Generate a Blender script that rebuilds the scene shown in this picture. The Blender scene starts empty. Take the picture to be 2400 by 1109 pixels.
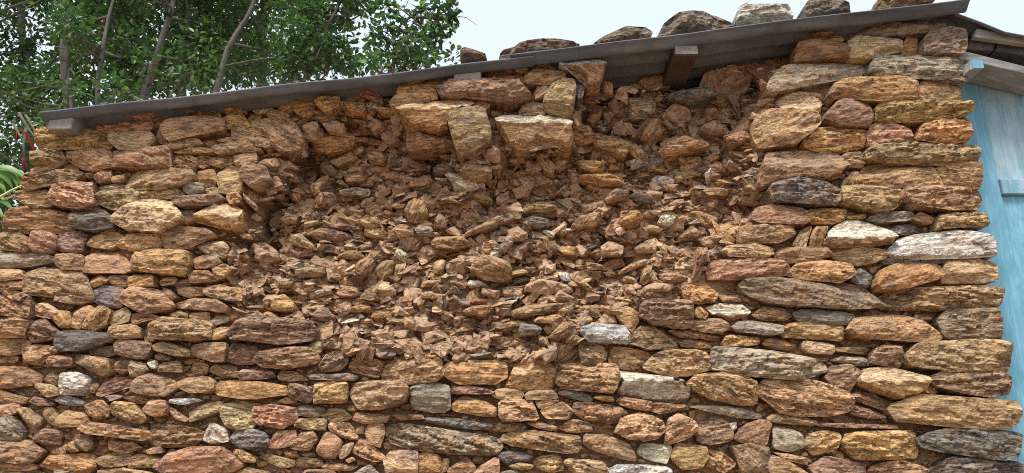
import bpy, bmesh, math, random
import numpy as np
from mathutils import Vector, Matrix, noise as mnoise
from mathutils.geometry import delaunay_2d_cdt
from mathutils.kdtree import KDTree

scene = bpy.context.scene
COL = scene.collection
R = math.radians

# ------------------------------------------------------------------ camera, sky, sun, exposure
PITCH = R(17.5)
FPX = 1733.0                      # focal length in photograph pixels (2400 wide)
CAMP = np.array((0.0, -4.0, 1.6))
cam_d = bpy.data.cameras.new('camera')
cam = bpy.data.objects.new('camera', cam_d)
COL.objects.link(cam)
cam.location = CAMP
cam.rotation_euler = (R(90) + PITCH, 0, 0)
cam_d.sensor_width = 36.0
cam_d.lens = 36.0 * FPX / 2400.0
cam_d.clip_start = 0.05
cam_d.clip_end = 500
scene.camera = cam

SUN_EL, SUN_AZ = R(62), R(204)     # azimuth clockwise from +y: behind the camera, a little to the left
world = bpy.data.worlds.new('World')
scene.world = world
world.use_nodes = True
wn = world.node_tree
wn.nodes.clear()
sky = wn.nodes.new('ShaderNodeTexSky')
sky.sky_type = 'NISHITA'
sky.sun_disc = False
sky.sun_elevation = SUN_EL
sky.sun_rotation = SUN_AZ
sky.air_density = 1.0
sky.dust_density = 6.0
sky.ozone_density = 1.0
# thin high overcast: the blue sky seen through an even white veil
veil = wn.nodes.new('ShaderNodeMix'); veil.data_type = 'RGBA'
veil.inputs[0].default_value = 0.72
veil.inputs[7].default_value = (8.3, 9.3, 10.5, 1)
bg = wn.nodes.new('ShaderNodeBackground')
bg.inputs['Strength'].default_value = 0.10
wo = wn.nodes.new('ShaderNodeOutputWorld')
wn.links.new(sky.outputs[0], veil.inputs[6])
wn.links.new(veil.outputs[2], bg.inputs[0])
wn.links.new(bg.outputs[0], wo.inputs[0])

sun_d = bpy.data.lights.new('sun', 'SUN')
sun_d.energy = 3.9
sun_d.angle = R(18)
sun_d.color = (1.0, 0.965, 0.91)
sun = bpy.data.objects.new('sun', sun_d)
COL.objects.link(sun)
sdir = Vector((math.sin(SUN_AZ) * math.cos(SUN_EL), math.cos(SUN_AZ) * math.cos(SUN_EL), math.sin(SUN_EL)))
sun.rotation_euler = sdir.to_track_quat('Z', 'Y').to_euler()
sun.location = sdir * 20

scene.view_settings.view_transform = 'Standard'
scene.view_settings.look = 'None'
scene.view_settings.gamma = 1.0
scene.view_settings.use_curve_mapping = False
scene.view_settings.exposure = 0.46
scene.render.engine = 'CYCLES'
scene.cycles.use_denoising = False
scene.cycles.filter_width = 1.0
scene.cycles.max_bounces = 6
scene.cycles.transparent_max_bounces = 4

# ------------------------------------------------------------------ helpers
CP, SP = math.cos(PITCH), math.sin(PITCH)

def at(px, py, Y=0.0):
    """photograph pixel -> point of the place on the vertical plane y = Y"""
    dx = (np.asarray(px, float) - 1200.0) / FPX
    dy = (554.5 - np.asarray(py, float)) / FPX
    ry = CP - dy * SP
    rz = SP + dy * CP
    t = (Y - CAMP[1]) / ry
    return np.stack([dx * t, np.zeros_like(t) + Y, CAMP[2] + rz * t], -1)

def to_px(x, y, z):
    vy = y - CAMP[1]; vz = z - CAMP[2]
    f = vy * CP + vz * SP
    u = -vy * SP + vz * CP
    return 1200 + FPX * x / f, 554.5 - FPX * u / f

def _h(i, j, k, seed):
    n = (i.astype(np.int64) * 374761393 + j.astype(np.int64) * 668265263 + k.astype(np.int64) * 2147483647 + seed * 1274126177) & 0xFFFFFFFF
    n = ((n ^ (n >> 13)) * 1274126177) & 0xFFFFFFFF
    n = ((n ^ (n >> 16)) * 2246822519) & 0xFFFFFFFF
    return ((n ^ (n >> 15)) & 0xFFFFFF) / float(0xFFFFFF)

def vnoise(x, y, z=0.0, seed=0):
    x, y, z = np.broadcast_arrays(np.asarray(x, float), np.asarray(y, float), np.asarray(z, float))
    i, j, k = np.floor(x), np.floor(y), np.floor(z)
    a, b, c = x - i, y - j, z - k
    a, b, c = (q * q * (3 - 2 * q) for q in (a, b, c))
    i, j, k = i.astype(np.int64), j.astype(np.int64), k.astype(np.int64)
    r = 0
    for di in (0, 1):
        wa = a if di else 1 - a
        for dj in (0, 1):
            wb = b if dj else 1 - b
            for dk in (0, 1):
                wc = c if dk else 1 - c
                r = r + wa * wb * wc * _h(i + di, j + dj, k + dk, seed)
    return r * 2 - 1

def fbm(x, y, z=0.0, seed=0, octs=3):
    r = 0; a = 1.0; f = 1.0
    for o in range(octs):
        r = r + a * vnoise(x * f, y * f, z * f, seed + o * 17)
        a *= 0.5; f *= 2.03
    return r

def worley(x, y, seed=0):
    i0, j0 = np.floor(x).astype(np.int64), np.floor(y).astype(np.int64)
    f1 = np.full(x.shape, 9.0); f2 = np.full(x.shape, 9.0); cid = np.zeros(x.shape)
    z0 = np.zeros_like(i0)
    for di in (-1, 0, 1):
        for dj in (-1, 0, 1):
            ci, cj = i0 + di, j0 + dj
            px = ci + _h(ci, cj, z0, seed); py = cj + _h(ci, cj, z0 + 1, seed)
            d = np.hypot(x - px, y - py)
            m = d < f1
            f2 = np.where(m, f1, np.minimum(f2, d))
            cid = np.where(m, _h(ci, cj, z0 + 2, seed), cid)
            f1 = np.where(m, d, f1)
    return f1, f2, cid

def mesh_from(name, V, F, mat=None, smooth=False):
    me = bpy.data.meshes.new(name)
    V = np.asarray(V, np.float32)
    if isinstance(F, np.ndarray):
        n, k = F.shape
        me.vertices.add(len(V)); me.vertices.foreach_set('co', V.ravel())
        me.loops.add(n * k); me.loops.foreach_set('vertex_index', F.ravel().astype(np.int32))
        me.polygons.add(n); me.polygons.foreach_set('loop_start', np.arange(0, n * k, k, dtype=np.int32))
        me.update(calc_edges=True)
    else:
        me.from_pydata([tuple(v) for v in V.tolist()], [], F)
        me.update()
    me.polygons.foreach_set('use_smooth', np.full(len(me.polygons), smooth))
    if mat: me.materials.append(mat)
    return me

def set_col(me, C, alpha=0.8):
    a = me.attributes.new('tint', 'FLOAT_COLOR', 'POINT')
    C = np.asarray(C, np.float32)
    if C.ndim == 1: C = np.tile(C, (len(me.vertices), 1))
    if C.shape[1] == 3: C = np.concatenate([C, np.full((len(C), 1), alpha, np.float32)], 1)
    a.data.foreach_set('color', C.ravel())

def set_grain(me, G):
    a = me.attributes.new('grain', 'FLOAT_VECTOR', 'POINT')
    a.data.foreach_set('vector', np.asarray(G, np.float32).ravel())

def link(name, me, parent=None, loc=None):
    o = bpy.data.objects.new(name, me)
    COL.objects.link(o)
    if loc is not None: o.location = loc
    if parent: o.parent = parent
    return o

def empty(name, loc, label, cat, group=None):
    o = bpy.data.objects.new(name, None)
    COL.objects.link(o); o.location = loc
    o.empty_display_size = 0.1
    tag(o, label, cat, group)
    return o

def tag(o, label=None, cat=None, group=None, kind=None):
    if label: o['label'] = label
    if cat: o['category'] = cat
    if group: o['group'] = group
    if kind: o['kind'] = kind
    return o

def part(name, V, F, mat, parent, smooth=False):
    """mesh part given in world coordinates, hung under a thing (thing itself at the part's parent location)"""
    V = np.asarray(V, float)
    c = V.mean(0)
    me = mesh_from(name, V - c, F, mat, smooth)
    pl = np.array(parent.matrix_world.translation if False else parent.location) if parent else np.zeros(3)
    pp = parent
    while pp is not None and pp.parent is not None:
        pp = pp.parent
        pl = pl + np.array(pp.location)
    return link(name, me, parent, tuple(c - pl))

def boxv(lo, hi):
    x0, y0, z0 = lo; x1, y1, z1 = hi
    V = [(x0,y0,z0),(x1,y0,z0),(x1,y1,z0),(x0,y1,z0),(x0,y0,z1),(x1,y0,z1),(x1,y1,z1),(x0,y1,z1)]
    F = [(0,3,2,1),(4,5,6,7),(0,1,5,4),(1,2,6,5),(2,3,7,6),(3,0,4,7)]
    return V, F

def prism(front, depth_vec):
    """closed prism: front polygon (counter-clockwise seen from the front) pushed along depth_vec"""
    f = [np.array(p, float) for p in front]; n = len(f); d = np.array(depth_vec, float)
    V = f + [p + d for p in f]
    F = [tuple(range(n)), tuple(range(2 * n - 1, n - 1, -1))]
    for i in range(n):
        j = (i + 1) % n
        F.append((j, i, n + i, n + j))
    return V, F

def bevel(o, w=0.004, seg=1):
    m = o.modifiers.new('bevel', 'BEVEL'); m.width = w; m.segments = seg; m.limit_method = 'ANGLE'
    return o

def tube(path, radii, seg=8, seed=0, rough=0.0):
    P = [Vector(p) for p in path]; V = []; F = []
    rnd = random.Random(seed)
    up = Vector((0.3, 1, 0.1)).normalized()
    for i, p in enumerate(P):
        t = (P[min(i + 1, len(P) - 1)] - P[max(i - 1, 0)]).normalized()
        a = t.cross(up)
        if a.length < 1e-3: a = t.cross(Vector((1, 0, 0)))
        a.normalize(); b = t.cross(a)
        for k in range(seg):
            an = 2 * math.pi * k / seg
            r = radii[i] * (1 + rough * rnd.uniform(-1, 1))
            V.append(p + (a * math.cos(an) + b * math.sin(an)) * r)
    for i in range(len(P) - 1):
        for k in range(seg):
            k2 = (k + 1) % seg
            F.append((i*seg+k, i*seg+k2, (i+1)*seg+k2, (i+1)*seg+k))
    F.append(tuple(range(seg - 1, -1, -1))); F.append(tuple((len(P)-1)*seg + k for k in range(seg)))
    return [tuple(v) for v in V], F

# ------------------------------------------------------------------ materials
def new_mat(name):
    m = bpy.data.materials.new(name); m.use_nodes = True
    nt = m.node_tree; nt.nodes.clear()
    out = nt.nodes.new('ShaderNodeOutputMaterial')
    b = nt.nodes.new('ShaderNodeBsdfPrincipled')
    b.inputs['Specular IOR Level'].default_value = 0.2
    nt.links.new(b.outputs[0], out.inputs[0])
    return m, nt, b

class NT:
    def __init__(s, nt): s.nt = nt
    def n(s, t, **kw):
        nd = s.nt.nodes.new(t)
        for k, v in kw.items(): setattr(nd, k, v)
        return nd
    def l(s, a, b): s.nt.links.new(a, b)
    def noise(s, vec, scale, detail=3, rough=0.55, dist=0.0):
        nd = s.n('ShaderNodeTexNoise')
        nd.inputs['Scale'].default_value = scale; nd.inputs['Detail'].default_value = detail
        nd.inputs['Roughness'].default_value = rough; nd.inputs['Distortion'].default_value = dist
        if vec is not None: s.l(vec, nd.inputs['Vector'])
        return nd.outputs[0]
    def mapping(s, vec, scale):
        nd = s.n('ShaderNodeMapping'); nd.inputs['Scale'].default_value = scale
        s.l(vec, nd.inputs['Vector']); return nd.outputs[0]
    def ramp(s, fac, stops):
        nd = s.n('ShaderNodeValToRGB'); e = nd.color_ramp.elements
        while len(e) < len(stops): e.new(0.5)
        for q, (p, c) in zip(e, stops):
            q.position = p; q.color = c if len(c) == 4 else (*c, 1)
        s.l(fac, nd.inputs[0]); return nd.outputs[0]
    def mix(s, a, b, fac, mode='MIX'):
        nd = s.n('ShaderNodeMix', data_type='RGBA', blend_type=mode)
        for v, i in ((fac, 0), (a, 6), (b, 7)):
            if isinstance(v, (int, float)): nd.inputs[i].default_value = v
            elif isinstance(v, tuple): nd.inputs[i].default_value = v if len(v) == 4 else (*v, 1)
            else: s.l(v, nd.inputs[i])
        return nd.outputs[2]
    def math(s, op, a, b=0.0):
        nd = s.n('ShaderNodeMath', operation=op)
        for v, i in ((a, 0), (b, 1)):
            if isinstance(v, (int, float)): nd.inputs[i].default_value = v
            else: s.l(v, nd.inputs[i])
        return nd.outputs[0]
    def bump(s, h, dist, strength=1.0, normal=None):
        nd = s.n('ShaderNodeBump'); nd.inputs['Distance'].default_value = dist; nd.inputs['Strength'].default_value = strength
        s.l(h, nd.inputs['Height'])
        if normal is not None: s.l(normal, nd.inputs['Normal'])
        return nd.outputs[0]

def g3(v): return (v, v, v, 1)

def mat_stone():
    m, nt, b = new_mat('weathered_schist'); q = NT(nt)
    ta = q.n('ShaderNodeAttribute', attribute_name='tint'); tint = ta.outputs['Color']; gst = ta.outputs['Alpha']
    grain = q.n('ShaderNodeAttribute', attribute_name='grain').outputs['Vector']
    oi = q.n('ShaderNodeObjectInfo').outputs['Color']
    base = q.mix(tint, oi, 1.0, 'MULTIPLY')
    # fine layering along the grain
    st = q.noise(q.mapping(grain, (11, 56, 26)), 1.0, 5, 0.62, 0.6)
    st2 = q.noise(q.mapping(grain, (2.2, 17, 8)), 1.0, 3, 0.55, 0.9)
    blot = q.noise(grain, 9.0, 4, 0.6, 0.4)
    blot2 = q.noise(q.mapping(grain, (1, 1.6, 1)), 5.2, 3, 0.55, 0.8)
    fine = q.noise(grain, 95.0, 3, 0.65)
    c = q.mix(base, q.ramp(st, [(0.28, g3(0.55)), (0.5, g3(1.05)), (0.72, g3(1.5))]), q.math('MULTIPLY', gst, 0.9), 'MULTIPLY')
    cr = q.noise(q.mapping(grain, (6.5, 30, 14)), 1.0, 4, 0.6, 1.1)
    crack = q.ramp(q.math('ABSOLUTE', q.math('SUBTRACT', cr, 0.5)), [(0.0, g3(0.25)), (0.016, g3(0.6)), (0.035, g3(1))])
    c = q.mix(c, crack, q.math('MULTIPLY', gst, 0.75), 'MULTIPLY')
    c = q.mix(c, q.ramp(st2, [(0.3, (0.66, 0.60, 0.55, 1)), (0.55, g3(1.0)), (0.75, (1.25, 1.2, 1.1, 1))]), 0.75, 'MULTIPLY')
    rust = q.ramp(blot, [(0.50, g3(0)), (0.66, g3(1))])
    c = q.mix(c, (0.43, 0.225, 0.085, 1), q.math('MULTIPLY', rust, 0.36))
    dark = q.ramp(blot2, [(0.56, g3(0)), (0.70, g3(1))])
    c = q.mix(c, (0.105, 0.082, 0.078, 1), q.math('MULTIPLY', dark, 0.58))
    pale = q.ramp(q.noise(q.mapping(grain, (1.3, 2.2, 1.0)), 6.7, 4, 0.6, 0.5), [(0.60, g3(0)), (0.72, g3(1))])
    c = q.mix(c, (0.58, 0.45, 0.29, 1), q.math('MULTIPLY', pale, 0.38))
    c = q.mix(c, q.ramp(fine, [(0.3, g3(0.72)), (0.7, g3(1.22))]), 0.8, 'MULTIPLY')
    q.l(c, b.inputs['Base Color'])
    b.inputs['Roughness'].default_value = 0.88
    n1 = q.bump(st, 0.009, 0.8)
    n2 = q.bump(q.noise(grain, 60.0, 5, 0.7), 0.006, 0.8, q.bump(crack, 0.008, 1.0, n1))
    q.l(n2, b.inputs['Normal'])
    return m

def mat_mud():
    m, nt, b = new_mat('crumbled_mud'); q = NT(nt)
    geo = q.n('ShaderNodeNewGeometry').outputs['Position']
    n1 = q.noise(geo, 4.0, 5, 0.6)
    n2 = q.noise(geo, 45.0, 5, 0.65)
    c = q.ramp(n1, [(0.3, (0.33, 0.205, 0.125)), (0.52, (0.42, 0.272, 0.172)), (0.75, (0.51, 0.35, 0.232))])
    c = q.mix(c, q.ramp(n2, [(0.3, g3(0.6)), (0.7, g3(1.3))]), 0.8, 'MULTIPLY')
    q.l(c, b.inputs['Base Color']); b.inputs['Roughness'].default_value = 0.95
    q.l(q.bump(q.noise(geo, 55.0, 6, 0.7), 0.014, 1.0), b.inputs['Normal'])
    return m

def mat_sheet():
    m, nt, b = new_mat('grey_fibre_cement'); q = NT(nt)
    geo = q.n('ShaderNodeTexCoord').outputs['Object']
    n1 = q.noise(q.mapping(geo, (0.7, 6, 6)), 2.0, 4, 0.6)
    n2 = q.noise(geo, 40.0, 4, 0.65)
    c = q.ramp(n1, [(0.3, (0.07, 0.084, 0.10)), (0.5, (0.11, 0.126, 0.145)), (0.72, (0.165, 0.182, 0.20))])
    c = q.mix(c, q.ramp(n2, [(0.3, g3(0.75)), (0.7, g3(1.15))]), 0.8, 'MULTIPLY')
    dk = q.ramp(q.noise(geo, 5.0, 4, 0.65), [(0.52, g3(0)), (0.68, g3(1))])
    c = q.mix(c, (0.075, 0.07, 0.065, 1), q.math('MULTIPLY', dk, 0.55))
    q.l(c, b.inputs['Base Color']); b.inputs['Roughness'].default_value = 0.8
    q.l(q.bump(n2, 0.003, 0.8), b.inputs['Normal'])
    return m

def mat_wood(name, c0, c1, axis):
    m, nt, b = new_mat(name); q = NT(nt)
    co = q.n('ShaderNodeTexCoord').outputs['Object']
    sc = {'x': (2, 40, 40), 'y': (40, 2, 40), 'z': (40, 40, 2)}[axis]
    n1 = q.noise(q.mapping(co, sc), 1.0, 5, 0.65, 0.5)
    n2 = q.noise(co, 6.0, 3, 0.6)
    c = q.ramp(n1, [(0.25, c0), (0.75, c1)])
    c = q.mix(c, q.ramp(n2, [(0.3, g3(0.65)), (0.7, g3(1.2))]), 0.8, 'MULTIPLY')
    q.l(c, b.inputs['Base Color']); b.inputs['Roughness'].default_value = 0.85
    q.l(q.bump(n1, 0.006, 0.8), b.inputs['Normal'])
    return m

def mat_paint(name, blue, worn, amount, axis='z'):
    m, nt, b = new_mat(name); q = NT(nt)
    co = q.n('ShaderNodeTexCoord').outputs['Object']
    sc = (55, 55, 4) if axis == 'z' else (4, 55, 55)
    st = q.noise(q.mapping(co, sc), 1.0, 5, 0.7, 0.3)
    bl = q.noise(q.mapping(co, (6, 6, 2.2)), 1.0, 5, 0.65, 0.4)
    fine = q.noise(co, 130.0, 3, 0.7)
    f = q.math('ADD', q.math('MULTIPLY', st, 0.55), q.math('MULTIPLY', bl, 0.45))
    wear = q.ramp(f, [(amount - 0.06, g3(0)), (amount + 0.10, g3(1))])
    c = q.mix(blue, worn, q.math('MULTIPLY', wear, 0.8))
    c = q.mix(c, q.ramp(bl, [(0.3, g3(0.72)), (0.7, g3(1.15))]), 0.9, 'MULTIPLY')
    sp = q.ramp(fine, [(0.63, g3(0)), (0.72, g3(1))])
    c = q.mix(c, (0.62, 0.68, 0.70, 1), q.math('MULTIPLY', sp, 0.75))
    q.l(c, b.inputs['Base Color']); b.inputs['Roughness'].default_value = 0.6
    q.l(q.bump(st, 0.004, 0.7), b.inputs['Normal'])
    return m

def mat_simple(name, c0, c1, scale=8.0, rough=0.85, bumpd=0.004, stretch=(1, 1, 1)):
    m, nt, b = new_mat(name); q = NT(nt)
    co = q.n('ShaderNodeTexCoord').outputs['Object']
    n1 = q.noise(q.mapping(co, stretch), scale, 5, 0.65)
    q.l(q.ramp(n1, [(0.3, c0), (0.7, c1)]), b.inputs['Base Color'])
    b.inputs['Roughness'].default_value = rough
    q.l(q.bump(n1, bumpd, 0.9), b.inputs['Normal'])
    return m

def mat_leaf(name):
    m, nt, b = new_mat(name); q = NT(nt)
    tint = q.n('ShaderNodeAttribute', attribute_name='tint').outputs['Color']
    q.l(tint, b.inputs['Base Color'])
    b.inputs['Roughness'].default_value = 0.45
    b.inputs['Specular IOR Level'].default_value = 0.45
    tr = q.n('ShaderNodeBsdfTranslucent')
    tc = q.mix(tint, (1.5, 1.7, 0.7, 1), 1.0, 'MULTIPLY')
    q.l(tc, tr.inputs[0])
    mx = q.n('ShaderNodeMixShader'); mx.inputs[0].default_value = 0.3
    out = [n for n in nt.nodes if n.type == 'OUTPUT_MATERIAL'][0]
    q.l(b.outputs[0], mx.inputs[1]); q.l(tr.outputs[0], mx.inputs[2]); q.l(mx.outputs[0], out.inputs[0])
    return m

M_STONE = mat_stone()
M_MUD = mat_mud()
M_SHEET = mat_sheet()
M_WOOD_GREY = mat_wood('weathered_grey_wood', (0.14, 0.13, 0.12), (0.34, 0.32, 0.30), 'y')
M_WOOD_RED = mat_wood('reddish_brown_wood', (0.05, 0.035, 0.03), (0.12, 0.08, 0.065), 'y')
M_WOOD_DARK = mat_wood('dark_wood', (0.05, 0.05, 0.052), (0.13, 0.125, 0.125), 'y')
M_WOOD_BEAM = mat_wood('grey_plank_wood', (0.17, 0.17, 0.165), (0.36, 0.36, 0.35), 'x')
M_BLUE = mat_paint('worn_blue_paint', (0.13, 0.335, 0.46, 1), (0.26, 0.45, 0.55, 1), 0.55)
M_BLUE_PALE = mat_paint('pale_worn_blue_paint', (0.17, 0.36, 0.47, 1), (0.36, 0.47, 0.53, 1), 0.46)
M_BLUE_DEEP = mat_paint('deep_blue_paint', (0.05, 0.27, 0.42, 1), (0.22, 0.42, 0.52, 1), 0.56)
M_BARK = mat_simple('grey_brown_bark', (0.065, 0.058, 0.048), (0.18, 0.165, 0.145), 14.0, 0.9, 0.02, (1, 1, 0.25))
M_LEAF = mat_leaf('green_leaf')
M_RED = mat_simple('red_cloth', (0.13, 0.005, 0.012), (0.24, 0.01, 0.018), 20.0, 0.9, 0.002)
M_STALK = mat_simple('pale_green_stalk', (0.42, 0.46, 0.18), (0.55, 0.56, 0.28), 20.0, 0.6, 0.001)
M_GROUND = mat_simple('trodden_earth', (0.20, 0.125, 0.075), (0.32, 0.21, 0.13), 3.0, 0.95, 0.02)
M_LITTER = mat_simple('dry_litter', (0.13, 0.10, 0.075), (0.30, 0.24, 0.18), 12.0, 0.95, 0.002)

PAL = {  # real colours of the stone kinds
 'b': (0.345, 0.240, 0.155), 't': (0.46, 0.340, 0.210), 'o': (0.475, 0.305, 0.150), 'y': (0.52, 0.385, 0.195),
 'e': (0.37, 0.305, 0.195), 'g': (0.345, 0.320, 0.275), 'p': (0.265, 0.195, 0.165), 'd': (0.27, 0.225, 0.185),
 'r': (0.46, 0.300, 0.215), 'w': (0.68, 0.64, 0.54), 'c': (0.60, 0.495, 0.340), 'k': (0.18, 0.170, 0.172),
 'a': (0.55, 0.575, 0.580), 's': (0.35, 0.315, 0.260), 'q': (0.60, 0.425, 0.250), 'i': (0.40, 0.205, 0.140), 'm': (0.45, 0.30, 0.18),
}

_m = np.array((0.43, 0.275, 0.150))
for _k in PAL:
    _f = 0.28 if _k in 'btoyer' else (0.25 if _k in 'gpdcqs' else 0.08)
    PAL[_k] = tuple((np.array(PAL[_k]) * (1 - _f) + _m * _f) * (np.array((0.93, 0.85, 0.78)) if _k not in 'wakg' else np.array((0.93, 0.91, 0.87))))

# ------------------------------------------------------------------ ground
gs = 120.0
V = [(-gs, -gs, 0), (gs, -gs, 0), (gs, gs, 0), (-gs, gs, 0)]
gr = link('ground', mesh_from('ground', V, [(0, 1, 2, 3)], M_GROUND))
tag(gr, 'bare trodden earth around the stone house', kind='structure')

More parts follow.
